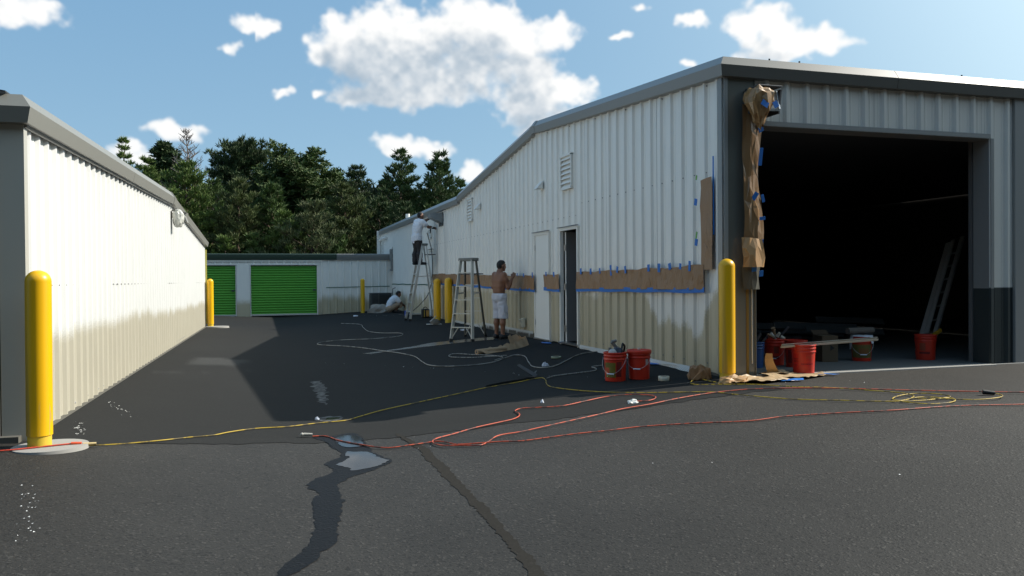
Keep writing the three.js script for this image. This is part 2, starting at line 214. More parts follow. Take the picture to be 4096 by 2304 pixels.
// ---------- shared materials ----------
const WHITE = [0.82, 0.795, 0.735], BEIGE = [0.48, 0.42, 0.29];
function paintMap(w, h, L, H, y0, edge, extra, foot = BEIGE) {
  return dataTex(w, h, (u, v) => {
    const s = u * L, y = v * H + y0;
    let k = edge(s, y); const g = 1 + 0.05 * (fbm(s * 5, y * 3, 3) - 0.5) + 0.05 * (fbm(s * 30, y * 1.2, 2) - 0.5);
    if (extra) k = extra(s, y, k); let m = 1; if (Array.isArray(k)) { m = k[1]; k = k[0]; }
    return [0, 1, 2].map((c) => lerp(foot[c], WHITE[c], k) * g * m);
  }, true, false);
}
const rib = (s) => (h2(Math.floor(s / 0.3048 * 2), 7) - 0.5);
const speck = (s, y) => (h2(Math.floor(s * 160), Math.floor(y * 160)) - 0.5) * 0.5;
const leftMap = paintMap(2048, 512, 19.2, 3.6, -0.3, (s, y) => { const pts = [[0, 0.66], [1.2, 0.70], [2.2, 0.78], [4, 0.72], [6.4, 0.75], [10.5, 0.62], [14, 0.6], [19.2, 0.64]]; let e = 0.64; for (let k = 1; k < pts.length; k++) if (s >= pts[k - 1][0] && s <= pts[k][0]) e = lerp(pts[k - 1][1], pts[k][1], (s - pts[k - 1][0]) / (pts[k][0] - pts[k - 1][0])); e += 0.08 * rib(s) + 0.16 * (fbm(s * 1.1, 4, 3) - 0.5); return ss(-0.09, 0.11, y - e + 0.12 * speck(s, y)); }, null, [0.55, 0.495, 0.375]);
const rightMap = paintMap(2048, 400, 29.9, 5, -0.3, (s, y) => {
  if (s < 17.72) {
    let e = 1.05;
    const j = 0.16 * (fbm(s * 5, 3, 3) - 0.5) + 0.11 * rib(s);
    if (s < 3.1) e = 1.04 - 0.44 * ss(0.15, 0.75, s) * (1 - ss(1.7, 2.5, s)) * (0.55 + 0.9 * n2(s * 2.3, 8)) + j; else e = 1.02 - 0.12 * n2(s * 1.4, 2) + j * 0.5;
    return ss(-0.06, 0.09, y - e + 0.14 * speck(s, y)) * (y > 1.05 ? 1 : 0.82);
  }
  const e = 0.62 + 0.34 * rib(s) + 0.5 * (fbm(s * 0.8, 9, 3) - 0.5); return ss(-0.2, 0.2, y - e + 0.2 * speck(s, y));
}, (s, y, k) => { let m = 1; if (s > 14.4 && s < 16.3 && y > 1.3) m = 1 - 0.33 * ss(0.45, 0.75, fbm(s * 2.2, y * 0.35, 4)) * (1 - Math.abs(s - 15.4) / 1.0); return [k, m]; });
const backMap = paintMap(1024, 256, 12, 3, -0.4, (s, y) => ss(-0.18, 0.2, y - 0.5 - 0.2 * rib(s) - 0.35 * (fbm(s * 0.9, 2, 3) - 0.5) + 0.15 * speck(s, y)));
const DARKGREEN = [0.03, 0.04, 0.04];
const facadeMap = dataTex(512, 256, (u, v) => { const s = u * 14, y = v * 4.2 - 0.2, g = 1 + 0.06 * (fbm(s * 6, y * 3, 3) - 0.5); return y > 1.07 ? [0.68 * g, 0.65 * g, 0.59 * g] : [DARKGREEN[0] * g, DARKGREEN[1] * g, DARKGREEN[2] * g]; }, true, false);
const metalPaint = { roughness: 0.38, side: THREE.DoubleSide };
const dentMap = (w, h, L, H) => dataTex(w, h, (u, v) => { const s = u * L, y = v * H, q = 0.5 + 0.9 * (fbm(s * 1.1, y * 0.7, 3) - 0.5) + 0.25 * (fbm(s * 5, y * 2.2, 2) - 0.5); return [q, q, q]; }, false, false);
const leftDent = dentMap(1024, 192, 19.2, 3.6), rightDent = dentMap(1024, 192, 29.9, 5);
const yellowMap = dataTex(256, 512, (u, v) => { const g = 1 + 0.10 * (fbm(u * 9, v * 14, 4) - 0.5), sc = ss(0.66, 0.74, fbm(u * 26 + 4, v * 60, 3)) * ss(0.5, 0.7, fbm(u * 5, v * 4 + 9, 3)), di = ss(0.5, 0.75, fbm(u * 18, v * 7 + 3, 4)) * ss(0.25, 0.0, v) ; const c = [0.78 * g, 0.43 * g, 0.003]; return c.map((q, k) => lerp(lerp(q, [0.3, 0.24, 0.14][k], sc * 0.7), [0.16, 0.13, 0.09][k], di * 0.75)); });
const M = {
  trimLeft: mat([0.21, 0.208, 0.185], 0.42, { side: THREE.DoubleSide }), cornerGrey: mat([0.42, 0.41, 0.36], 0.4, { side: THREE.DoubleSide }),
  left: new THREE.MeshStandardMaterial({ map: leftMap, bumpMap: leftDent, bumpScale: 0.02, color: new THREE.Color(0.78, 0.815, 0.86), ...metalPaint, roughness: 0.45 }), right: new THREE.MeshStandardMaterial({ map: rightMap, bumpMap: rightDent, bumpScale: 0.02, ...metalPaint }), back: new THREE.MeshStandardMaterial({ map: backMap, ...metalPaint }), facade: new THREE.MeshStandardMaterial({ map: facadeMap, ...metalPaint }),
  white: mat(WHITE, 0.42, { side: THREE.DoubleSide }), trim: mat([0.10, 0.10, 0.09], 0.42, { side: THREE.DoubleSide }), trimDark: mat([0.10, 0.105, 0.10], 0.3, { side: THREE.DoubleSide }), trimBlue: mat([0.25, 0.25, 0.24], 0.38, { side: THREE.DoubleSide }), roof: mat([0.25, 0.26, 0.26], 0.4, { side: THREE.DoubleSide }),
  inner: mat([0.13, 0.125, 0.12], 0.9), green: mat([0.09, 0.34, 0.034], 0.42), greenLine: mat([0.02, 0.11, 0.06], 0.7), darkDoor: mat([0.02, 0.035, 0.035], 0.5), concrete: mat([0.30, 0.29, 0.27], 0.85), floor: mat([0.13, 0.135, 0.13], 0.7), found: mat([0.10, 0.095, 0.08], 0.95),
  yellow: new THREE.MeshStandardMaterial({ map: yellowMap, roughness: 0.36 }), paper: mat([0.29, 0.155, 0.07], 0.5, { side: THREE.DoubleSide }), paperPale: mat([0.42, 0.30, 0.17], 0.55, { side: THREE.DoubleSide }), tape: mat([0.012, 0.155, 0.52], 0.6, { side: THREE.DoubleSide }), alu: mat([0.60, 0.60, 0.58], 0.42, { metalness: 0.55 }), aluDull: mat([0.52, 0.51, 0.45], 0.55, { metalness: 0.1 }), black: mat([0.015, 0.015, 0.016], 0.6), steel: mat([0.5, 0.5, 0.5], 0.3, { metalness: 1 }), red: mat([0.55, 0.032, 0.013], 0.38), olive: mat([0.13, 0.115, 0.03], 0.5), rag: mat([0.62, 0.65, 0.72], 0.9, { side: THREE.DoubleSide }), cream: mat([0.62, 0.58, 0.46], 0.7), plastic: mat([0.75, 0.75, 0.7], 0.3, { side: THREE.DoubleSide }), dark: mat([0.05, 0.055, 0.06], 0.5), wood: mat([0.28, 0.19, 0.11], 0.8), screw: mat([0.22, 0.22, 0.22], 0.5),
};
// ---------- corrugated metal walls ----------
const PROFILE = [[0, 0], [0.05, 0], [0.055, 0.004], [0.075, 0.004], [0.08, 0], [0.104, 0], [0.134, 0.034], [0.172, 0.034], [0.202, 0], [0.224, 0], [0.229, 0.004], [0.249, 0.004], [0.254, 0], [0.3048, 0]];
function corrugated(parent, material, o) {
  const wall = new THREE.Group(); wall.name = o.name || 'wall'; parent.add(wall);
  const { org, dir, out, len, top, bot = () => -0.3, open = [], uvL, uvH, uv0 = -0.3, knots = [], pw = 0.9144, profile = PROFILE, pitch = 0.3048, s00 = 0 } = o;
  for (let s0 = 0, k = 0; s0 < len - 0.01; s0 += pw, k++) {
    const s1 = Math.min(len, s0 + pw), P = [], U = [], lap = (h2(k, 3) - 0.5) * 0.007;
    const marks = [s0, s1, ...knots, ...open.flatMap((q) => [q[0], q[1]])].filter((s) => s >= s0 - 1e-6 && s <= s1 + 1e-6);
    for (let a = s0; a < s1 - 1e-4; a += pitch) for (const [t] of profile) if (a + t < s1) marks.push(a + t);
    const ms = [...new Set(marks.map((m) => Math.round(m * 1e4) / 1e4))].sort((a, b) => a - b);
    const off = (s) => { const t = (s - s0) % pitch; for (let i = 1; i < profile.length; i++) if (t <= profile[i][0] + 1e-6) return lap + lerp(profile[i - 1][1], profile[i][1], Math.max(0, t - profile[i - 1][0]) / (profile[i][0] - profile[i - 1][0])); return lap; };
    const at = (s, y) => { const d = off(s); P.push(org[0] + dir[0] * s + out[0] * d, y, org[1] + dir[1] * s + out[1] * d); U.push((s + s00) / uvL, (y - uv0) / uvH); };
    for (let i = 1; i < ms.length; i++) {
      const a = ms[i - 1], b = ms[i], c = (a + b) / 2; let spans = [[bot(a), bot(b), top(a), top(b)]];
      for (const q of open) if (c > q[0] && c < q[1]) spans = [...(q[2] > bot(c) + 0.001 ? [[bot(a), bot(b), q[2], q[2]]] : []), [q[3], q[3], top(a), top(b)]];
      for (const [y0, y1, y2, y3] of spans) { if (y2 - y0 < 0.001) continue; at(a, y0); at(b, y1); at(b, y3); at(a, y0); at(b, y3); at(a, y2); }
    }
    if (P.length) part('panel', tris(P, U), material, wall);
  }
  return wall;
}
// a folded metal trim swept along points of a wall plane; mitres at its ends where asked
function trimRun(pts, org, dir, out, prof, m0 = 0, m1 = 0) {
  const P = [], n = pts.length, at = (k, [o, y]) => { let s = pts[k][0]; if (k === 0) s -= m0 * o; if (k === n - 1) s += m1 * o; return [org[0] + dir[0] * s + out[0] * o, pts[k][1] + y, org[1] + dir[1] * s + out[1] * o]; };
  for (let k = 1; k < n; k++) for (let i = 0; i < prof.length; i++) { const a = prof[i], b = prof[(i + 1) % prof.length], A = at(k - 1, a), B = at(k, a), C = at(k, b), D = at(k - 1, b); P.push(...A, ...B, ...C, ...A, ...C, ...D); }
  for (const k of [0, n - 1]) for (let i = 1; i < prof.length - 1; i++) P.push(...at(k, prof[0]), ...at(k, prof[i]), ...at(k, prof[i + 1]));
  return tris(P);
}
const EAVE = [[0.055, 0], [0.135, -0.115], [0.105, -0.25], [0.0, -0.255], [-0.1, -0.02]];
function screws(spots) { return merge(spots.map(([x, y, z]) => new THREE.OctahedronGeometry(0.014).translate(x, y, z))); }
// ---------- right building: gabled wall along the alley, big door on its front ----------
{
  const b = thing('metal_building', 'tall white metal building with wide open garage door and brown masking paper along its wall', 'building', [5.60, 0, -8.96]);
  const T = (s) => s < 7.1 ? 4.0 + 0.53 * s / 7.1 : s < 13.88 ? 4.53 - 0.78 * (s - 7.1) / 6.78 : 3.68;
  const doorC = [6.39, 7.31, -1, 2.21], doorO = [4.85, 5.79, -1, 2.22], doorF = [17.72, 18.4, -1, 2.28];
  const bot = (s) => s < 4.85 ? 0.03 : s < 11.5 && s > 7.3 ? 0.1 : s > 29.8 ? 0 : 0.02;
  corrugated(b, M.right, { org: [0, 0], dir: [0, -1], out: [-1, 0], len: 29.8, top: (s) => T(s) - 0.2, bot, open: [doorC, doorO, doorF], uvL: 29.9, uvH: 5, knots: [7.1, 7.3, 11.5, 13.87, 13.89] });
  corrugated(b, M.facade, { name: 'front_wall', org: [0.44, 0], dir: [1, 0], out: [0, 1], len: 13.2, top: () => 3.8, bot: () => 0, open: [[-1, 3.77, -1, 3.17]], uvL: 14, uvH: 4.2, uv0: -0.2 });
  // trims
  const eL = [-1, 0], run = (name, pts, m, a, c) => part(name, trimRun(pts, [0, 0], [0, -1], eL, EAVE, a, c), m, b);
  run('fascia', [[0, 4.0], [7.0, 4.523]], M.trimBlue, 1, 0); run('fascia', [[7.22, 4.516], [13.9, 3.75]], M.trimBlue, 0, 0); run('fascia', [[13.93, 3.69], [29.9, 3.66]], M.trimBlue, 0, 0);
  part('ridge_cap', trimRun([[6.98, 4.525], [7.1, 4.54], [7.24, 4.52]], [0, 0], [0, -1], eL, EAVE.map(([o, y]) => [o + 0.008, y + 0.004])), M.trimBlue, b);
  for (const [x0, x1] of [[0, 2.55], [2.556, 5.3], [5.306, 8.2], [8.206, 13.7]]) part('fascia', trimRun([[x0, 4.0], [x1, 4.0]], [0, 0], [1, 0], [0, 1], EAVE, x0 ? 0 : 1, 0), M.trim, b);
  part('corner_trim', merge([box(0.006, 3.74, 0.10, -0.045, 1.89, -0.05), box(0.05, 3.74, 0.006, -0.02, 1.89, 0.052)]), M.trimBlue, b);
  part('pillar_cover', merge([box(0.42, 3.75, 0.02, 0.2, 1.875, 0.02), box(0.02, 3.75, 0.03, 0.0, 1.875, 0.035), box(0.012, 3.75, 0.02, 0.405, 1.875, 0.035)]), new THREE.MeshStandardMaterial({ color: new THREE.Color(0.20, 0.20, 0.175), roughness: 0.22, metalness: 0.35 }), b);
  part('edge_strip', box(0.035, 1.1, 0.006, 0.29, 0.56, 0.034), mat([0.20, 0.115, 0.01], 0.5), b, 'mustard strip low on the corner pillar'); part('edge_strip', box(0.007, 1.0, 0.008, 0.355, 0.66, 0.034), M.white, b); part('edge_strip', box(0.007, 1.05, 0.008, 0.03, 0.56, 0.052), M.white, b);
  // garage opening
  const up = M.trimBlue, lo = mat(DARKGREEN, 0.5);
  part('door_header', merge([box(3.8, 0.012, 0.27, 2.31, 3.172, -0.115), box(3.8, 0.06, 0.012, 2.31, 3.2, 0.045)]), up, b);
  part('door_jamb', box(0.012, 3.17, 0.26, 0.414, 1.585, -0.115), M.trimDark, b);
  part('door_jamb', merge([box(0.012, 2.1, 0.26, 4.216, 2.12, -0.115), box(0.05, 2.1, 0.01, 4.24, 2.12, 0.044)]), up, b);
  part('door_jamb', merge([box(0.012, 1.07, 0.26, 4.216, 0.535, -0.115), box(0.05, 1.07, 0.01, 4.24, 0.535, 0.044)]), lo, b, 'dark painted lower part of the right door jamb');
  part('pilaster', merge([rbox(0.22, 3.76, 0.05, 0.008, 4.76, 1.88, 0.026)]), up, b);
  // floor, interior, roof
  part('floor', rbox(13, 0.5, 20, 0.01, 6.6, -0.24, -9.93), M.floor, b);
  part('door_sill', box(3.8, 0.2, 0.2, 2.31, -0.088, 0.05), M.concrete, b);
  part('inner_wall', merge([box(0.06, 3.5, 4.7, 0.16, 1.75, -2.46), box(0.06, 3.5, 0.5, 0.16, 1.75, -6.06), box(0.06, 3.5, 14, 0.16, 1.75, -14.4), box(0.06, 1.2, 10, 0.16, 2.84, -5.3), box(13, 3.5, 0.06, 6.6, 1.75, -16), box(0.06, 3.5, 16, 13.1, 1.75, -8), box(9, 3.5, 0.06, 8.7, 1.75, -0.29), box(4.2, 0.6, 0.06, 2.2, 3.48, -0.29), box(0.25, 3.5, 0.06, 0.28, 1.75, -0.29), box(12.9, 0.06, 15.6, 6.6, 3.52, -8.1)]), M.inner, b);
  for (const x of [2.2, 4.6, 7.2]) part('column', merge([box(0.2, 3.4, 0.02, x, 1.7, -15.4), box(0.02, 3.4, 0.25, x, 1.7, -15.53)]), M.trimDark, b);
  part('outer_wall', merge([box(14, 3.8, 0.05, 6.8, 1.7, -29.85), box(0.05, 3.8, 29.8, 13.7, 1.7, -14.95)]), M.white, b);
  { const P = []; const q = (a, c, d, e) => P.push(...a, ...c, ...d, ...a, ...d, ...e); const s = [[-0.03, 3.97], [-7.1, 4.5], [-13.9, 3.72], [-13.91, 3.62], [-29.9, 3.6]]; for (let k = 1; k < s.length; k++) q([-0.04, s[k - 1][1], s[k - 1][0]], [13.75, s[k - 1][1], s[k - 1][0]], [13.75, s[k][1], s[k][0]], [-0.04, s[k][1], s[k][0]]); part('roof', tris(P), M.roof, b); }
  for (const x of [0.65, 1.1, 3.75, 6.2]) part('roof_screw', cyl(0.012, 0.012, 0.05, x, 3.985, 0.0, 6), M.dark, b);
  // foundation showing below the sheets
  part('foundation', merge([box(0.1, 0.42, 4.1, 0.04, -0.1, -9.4), box(0.1, 0.3, 18, 0.045, -0.13, -20.6), box(0.1, 0.3, 4.8, 0.045, -0.12, -2.45)]), M.found, b);
  // closed white door
  const dc = new THREE.Group(); dc.name = 'door'; b.add(dc);
  const zc = (s) => -s, frame = (s0, s1, h, o) => merge([box(0.07, h + 0.05, 0.05, o, (h + 0.05) / 2, -s0 - 0.025), box(0.07, h + 0.05, 0.05, o, (h + 0.05) / 2, -s1 + 0.025), box(0.07, 0.05, s1 - s0 - 0.1, o, h + 0.025, -(s0 + s1) / 2)]);
  part('door_leaf', rbox(0.045, 2.14, 0.82, 0.006, -0.006, 1.1, -6.85), M.white, dc); part('door_frame', frame(6.39, 7.31, 2.16, -0.012), M.white, dc); part('threshold', box(0.12, 0.03, 0.9, -0.01, 0.015, -6.85), M.steel, dc);
  for (const y of [0.3, 1.1, 1.85]) part('hinge', cyl(0.011, 0.011, 0.11, -0.045, y, -7.25, 8), M.alu, dc);
  part('drip_cap', box(0.05, 0.012, 0.98, -0.06, 2.225, -6.85), M.trimDark, dc);
  // open doorway with its leaf swung inside
  const dn = new THREE.Group(); dn.name = 'doorway'; b.add(dn);
  part('door_frame', frame(4.85, 5.79, 2.17, -0.012), M.white, dn); part('threshold', box(0.14, 0.03, 0.92, -0.01, 0.035, -5.32), M.steel, dn); part('door_leaf', rbox(0.82, 2.1, 0.045, 0.006, 0.46, 1.1, -5.67), mat([0.2, 0.2, 0.2], 0.5), dn); part('leaf_edge', box(0.012, 2.1, 0.05, 0.042, 1.1, -5.67), M.white, dn);
  for (const y of [0.3, 1.1, 1.85]) part('hinge', merge([box(0.006, 0.12, 0.05, 0.034, y, -5.66), cyl(0.01, 0.01, 0.12, 0.028, y - 0.06, -5.7, 8)]), M.steel, dn);
  part('drip_cap', box(0.05, 0.012, 1.0, -0.06, 2.235, -5.32), M.trimDark, dn);
  // narrow far door and louvred vents, hoods, tap, boxes
  const df = new THREE.Group(); df.name = 'door'; b.add(df);
  part('door_leaf', rbox(0.045, 2.16, 0.62, 0.006, -0.004, 1.12, -18.06), M.white, df); part('door_frame', frame(17.72, 18.4, 2.22, -0.012), M.white, df); part('drip_cap', box(0.05, 0.014, 0.74, -0.06, 2.29, -18.06), M.trimDark, df);
  const vent = (s0, s1, y0, y1) => { const g = new THREE.Group(); g.name = 'vent'; b.add(g); const c = -(s0 + s1) / 2, w = s1 - s0, h = y1 - y0; part('vent_frame', merge([box(0.06, h, 0.035, -0.05, (y0 + y1) / 2, -s0), box(0.06, h, 0.035, -0.05, (y0 + y1) / 2, -s1), box(0.06, 0.035, w + 0.035, -0.05, y0, c), box(0.06, 0.035, w + 0.035, -0.05, y1, c)]), M.white, g); const n = 7; for (let k = 0; k < n; k++) part('slat', box(0.008, h / n * 1.1, w - 0.03).rotateZ(-0.5).translate(-0.05, y0 + h * (k + 0.5) / n, c), M.white, g); };
  vent(5.08, 5.62, 2.95, 3.57); vent(12.4, 12.9, 2.86, 3.46); vent(17.9, 18.35, 2.66, 3.06); vent(28.9, 29.3, 2.3, 3.0);
  const hood = (s, y) => part('vent_hood', (() => { const w = 0.11, h = 0.16, d = 0.14, A = [-0.03, y + h, -s], B = [-0.03, y, -s - w], C = [-0.03, y, -s + w], D = [-0.03 - d, y, -s - w], E = [-0.03 - d, y, -s + w], F = [-0.03, y + h, -s - w * 0.9], G = [-0.03, y + h, -s + w * 0.9]; return tris([...F, ...D, ...E, ...F, ...E, ...G, ...B, ...D, ...F, ...C, ...G, ...E, ...B, ...C, ...E, ...B, ...E, ...D]); })(), M.white, b);
  hood(6.85, 3.1); hood(11.75, 3.1); hood(26.4, 2.55);
  part('tap_box', merge([rbox(0.08, 0.2, 0.12, 0.015, -0.07, 0.3, -8.0), cyl(0.018, 0.018, 0.1, -0.12, 0.28, -8.0, 10), rod(V(-0.05, 0.36, -8.0), V(-0.17, 0.36, -8.0), 0.02)]), M.cream, b);
  const wl = new THREE.Group(); wl.name = 'wall_light'; b.add(wl);
  { const s = 16.45, y0 = 3.05, y1 = 3.36, w = 0.26; const A = (o, y, z) => [-0.03 - o, y, -s + z]; part('housing', tris([...A(0, y1, -w), ...A(0.42, y1 - 0.02, -w), ...A(0, y0, -w), ...A(0.42, y1 - 0.02, -w), ...A(0.36, y1 - 0.14, -w), ...A(0, y0, -w), ...A(0, y1, w), ...A(0, y0, w), ...A(0.42, y1 - 0.02, w), ...A(0.42, y1 - 0.02, w), ...A(0, y0, w), ...A(0.36, y1 - 0.14, w), ...A(0, y1, -w), ...A(0, y1, w), ...A(0.42, y1 - 0.02, w), ...A(0, y1, -w), ...A(0.42, y1 - 0.02, w), ...A(0.42, y1 - 0.02, -w), ...A(0.42, y1 - 0.02, -w), ...A(0.42, y1 - 0.02, w), ...A(0.36, y1 - 0.14, w), ...A(0.42, y1 - 0.02, -w), ...A(0.36, y1 - 0.14, w), ...A(0.36, y1 - 0.14, -w), ...A(0, y0, -w), ...A(0.36, y1 - 0.14, -w), ...A(0.36, y1 - 0.14, w), ...A(0, y0, -w), ...A(0.36, y1 - 0.14, w), ...A(0, y0, w)]), mat([0.2, 0.22, 0.23], 0.35, { side: THREE.DoubleSide }), wl); part('mounting_plate', box(0.02, 0.42, 0.5, -0.04, 3.17, -s), M.dark, wl); }
  part('pipe', merge([rod(V(-0.1, 1.5, -29.7), V(-0.1, 3.05, -29.7), 0.05), new THREE.TorusGeometry(0.12, 0.05, 8, 10, Math.PI / 2).rotateY(Math.PI / 2).translate(-0.1, 3.05, -29.58), rod(V(-0.1, 3.17, -29.58), V(-0.1, 3.17, -27.6), 0.05)]), M.white, b);
  part('vent_pipe', merge([cyl(0.035, 0.035, 0.3, 0.35, 3.6, -24.6, 10), cyl(0.09, 0.09, 0.16, 0.35, 3.84, -24.6, 12)]), M.white, b);
  const sp = []; for (let k = 0; k < 60; k++) { const s = 0.1 + k * 0.3048; if (s < 4.7) sp.push([-0.012, 2.62, -s - 0.02]); else sp.push([-0.012, 2.42, -s - 0.02]); if (s < 4.7) sp.push([-0.012, 0.14, -s - 0.02]); } for (let k = 0; k < 40; k += 4) { const s = 0.4 + k * 0.3048; sp.push([-0.018, T(s) - 0.29, -s]); }
  tag(part('screw_row', screws(sp), M.screw, b), null, null, null, 'stuff');
  // torn white masking along the foot of the wall
  const P = []; const strip = (a, c, y, o) => { for (let s = a; s < c; s += 0.06) { const d = (q) => 0.012 + 0.04 * fbm(q * 3, 5, 3) + (h2(Math.floor(q * 6), 2) > 0.86 ? 0.07 : 0), e = Math.min(c, s + 0.06); P.push(-o, y + 0.02, -s, -o, y + 0.02, -e, -o - 0.01, y + 0.03 - d(e), -e, -o, y + 0.02, -s, -o - 0.01, y + 0.03 - d(e), -e, -o - 0.01, y + 0.03 - d(s), -s); P.push(-o, y + 0.03, -s, -o - 0.10 * Math.max(0, fbm(s * 4, 1, 2) - 0.3), 0.006 + gy(5.5), -s, -o - 0.10 * Math.max(0, fbm(e * 4, 1, 2) - 0.3), 0.006 + gy(5.5), -e, -o, y + 0.03, -s, -o - 0.10 * Math.max(0, fbm(e * 4, 1, 2) - 0.3), 0.004 + gy(5.6), -e, -o, y + 0.03, -e); } };
  strip(0.35, 4.8, 0.03, 0.04);
  for (let s = 7.4; s < 15; s += 0.06) { const d = 0.02 + 0.06 * fbm(s * 7, 5, 3) + (h2(Math.floor(s * 9), 2) > 0.8 ? 0.06 : 0), y = s < 11.5 ? 0.115 : 0.03; P.push(-0.045, y, -s, -0.045, y, -s - 0.062, -0.05, y - d, -s - 0.03); P.push(-0.045, y + 0.03, -s, -0.045, y + 0.03, -s - 0.062, -0.046, y - 0.015, -s - 0.062, -0.045, y + 0.03, -s, -0.046, y - 0.015, -s - 0.062, -0.046, y - 0.015, -s); }
  tag(part('paint_edge', tris(P), mat([0.5, 0.5, 0.47], 0.6, { side: THREE.DoubleSide }), b, 'torn white masking along the foot of the wall'), null, null, null, 'stuff');
  { const P = []; for (let s = 18.45; s < 26.4; s += 0.15) { const y = 1.075 + 0.006 * Math.sin(s * 3); P.push(-0.042, y, -s, -0.042, y, -s - 0.152, -0.042, y + 0.035, -s - 0.152, -0.042, y, -s, -0.042, y + 0.035, -s - 0.152, -0.042, y + 0.035, -s); } part('chalk_line', tris(P), M.greenLine, b, 'thin dark green line along the far wall'); }
}
// ---------- left building ----------
{
  const b = thing('metal_building', 'low sunlit white metal building on the left with unpainted beige foot', 'building', [-1.98, 0, -8.04], -0.0204);
  const T = (s) => s < 10.4 ? 2.88 + 0.25 * s / 10.4 : 3.13 - 0.54 * (s - 10.4) / 8.65;
  corrugated(b, M.left, { org: [0, -0.1], dir: [0, -1], out: [1, 0], len: 18.9, top: (s) => T(s + 0.1) - 0.2, bot: () => -0.14, uvL: 19.2, uvH: 3.6, knots: [10.3] });
  const run = (name, pts, a, c, o = 0) => part(name, trimRun(pts, [0, 0], [0, -1], [1, 0], EAVE.map(([x, y]) => [x + o, y + o * 0.5]), a, c), M.trimLeft, b);
  run('fascia', [[0, 2.88], [5.3, T(5.3)]], 1, 0); run('fascia', [[5.31, T(5.31)], [10.3, T(10.3)]], 0, 0); run('fascia', [[10.5, T(10.5)], [19.05, T(19.05)]], 0, 0); run('ridge_cap', [[10.25, T(10.25)], [10.4, 3.13], [10.55, T(10.55)]], 0, 0, 0.008);
  part('fascia', trimRun([[0, 2.88], [12, 2.88]], [0, 0], [-1, 0], [0, 1], EAVE, 1, 0), M.trimLeft, b);
  part('gutter', rod(V(0.05, 2.63, 0), V(0.05, T(10.4) - 0.25, -10.4), 0.028), M.trimBlue, b);
  part('corner_trim', merge([box(0.012, 2.8, 0.1, 0.042, 1.25, -0.05), box(0.2, 2.8, 0.012, -0.05, 1.25, 0.006)]), M.cornerGrey, b);
  part('jamb', merge([box(0.06, 2.5, 0.12, -0.19, 1.1, -0.03)]), M.trim, b);
  const d = new THREE.Group(); d.name = 'garage_door'; b.add(d);
  { const P = []; for (let k = 0; k < 30; k++) { const y0 = -0.1 + k * 0.072, y1 = y0 + 0.036, y2 = y0 + 0.072; P.push(-0.22, y0, -0.12, -4, y0, -0.12, -4, y1, -0.1, -0.22, y0, -0.12, -4, y1, -0.1, -0.22, y1, -0.1, -0.22, y1, -0.1, -4, y1, -0.1, -4, y2, -0.12, -0.22, y1, -0.1, -4, y2, -0.12, -0.22, y2, -0.12); } part('curtain', tris(P), M.darkDoor, d); }
  part('front_wall', merge([box(12, 0.65, 0.05, -6.2, 2.39, -0.07), box(8, 2.5, 0.05, -8.1, 1, -0.07)]), mat([0.12, 0.15, 0.16], 0.5), b);
  part('outer_wall', merge([box(12, 2.6, 0.05, -6.02, 1.1, -19), box(0.05, 2.8, 19, -12, 1.2, -9.5)]), M.white, b);
  { const P = [], q = (a, c, e, f) => P.push(...a, ...c, ...e, ...a, ...e, ...f), s = [[-0.03, 2.84], [-10.4, 3.1], [-19.05, 2.57]]; for (let k = 1; k < 3; k++) q([0.03, s[k - 1][1], s[k - 1][0]], [-12, s[k - 1][1], s[k - 1][0]], [-12, s[k][1], s[k][0]], [0.03, s[k][1], s[k][0]]); part('roof', tris(P), M.roof, b); }
  part('roof_flap', box(0.28, 0.012, 0.3).rotateZ(-0.16).translate(-0.2, 2.915, -0.05), M.dark, b);
  part('foundation', merge([box(0.12, 0.3, 18.9, 0, -0.27, -9.5), box(6, 0.3, 0.16, -3, -0.22, 0.02)]), M.found, b);
  const sp = []; for (let k = 0; k < 62; k++) sp.push([0.012, 1.23, -0.7 - k * 0.29]); for (let k = 0; k < 62; k++) if (h2(k, 5) > 0.3) sp.push([0.012, -0.06, -0.4 - k * 0.3]);
  tag(part('screw_row', screws(sp), M.screw, b), null, null, null, 'stuff');
  part('downpipe', box(0.05, 2.3, 0.05, 0.05, 1.1, -18.95), mat([0.55, 0.5, 0.1], 0.5), b);
}
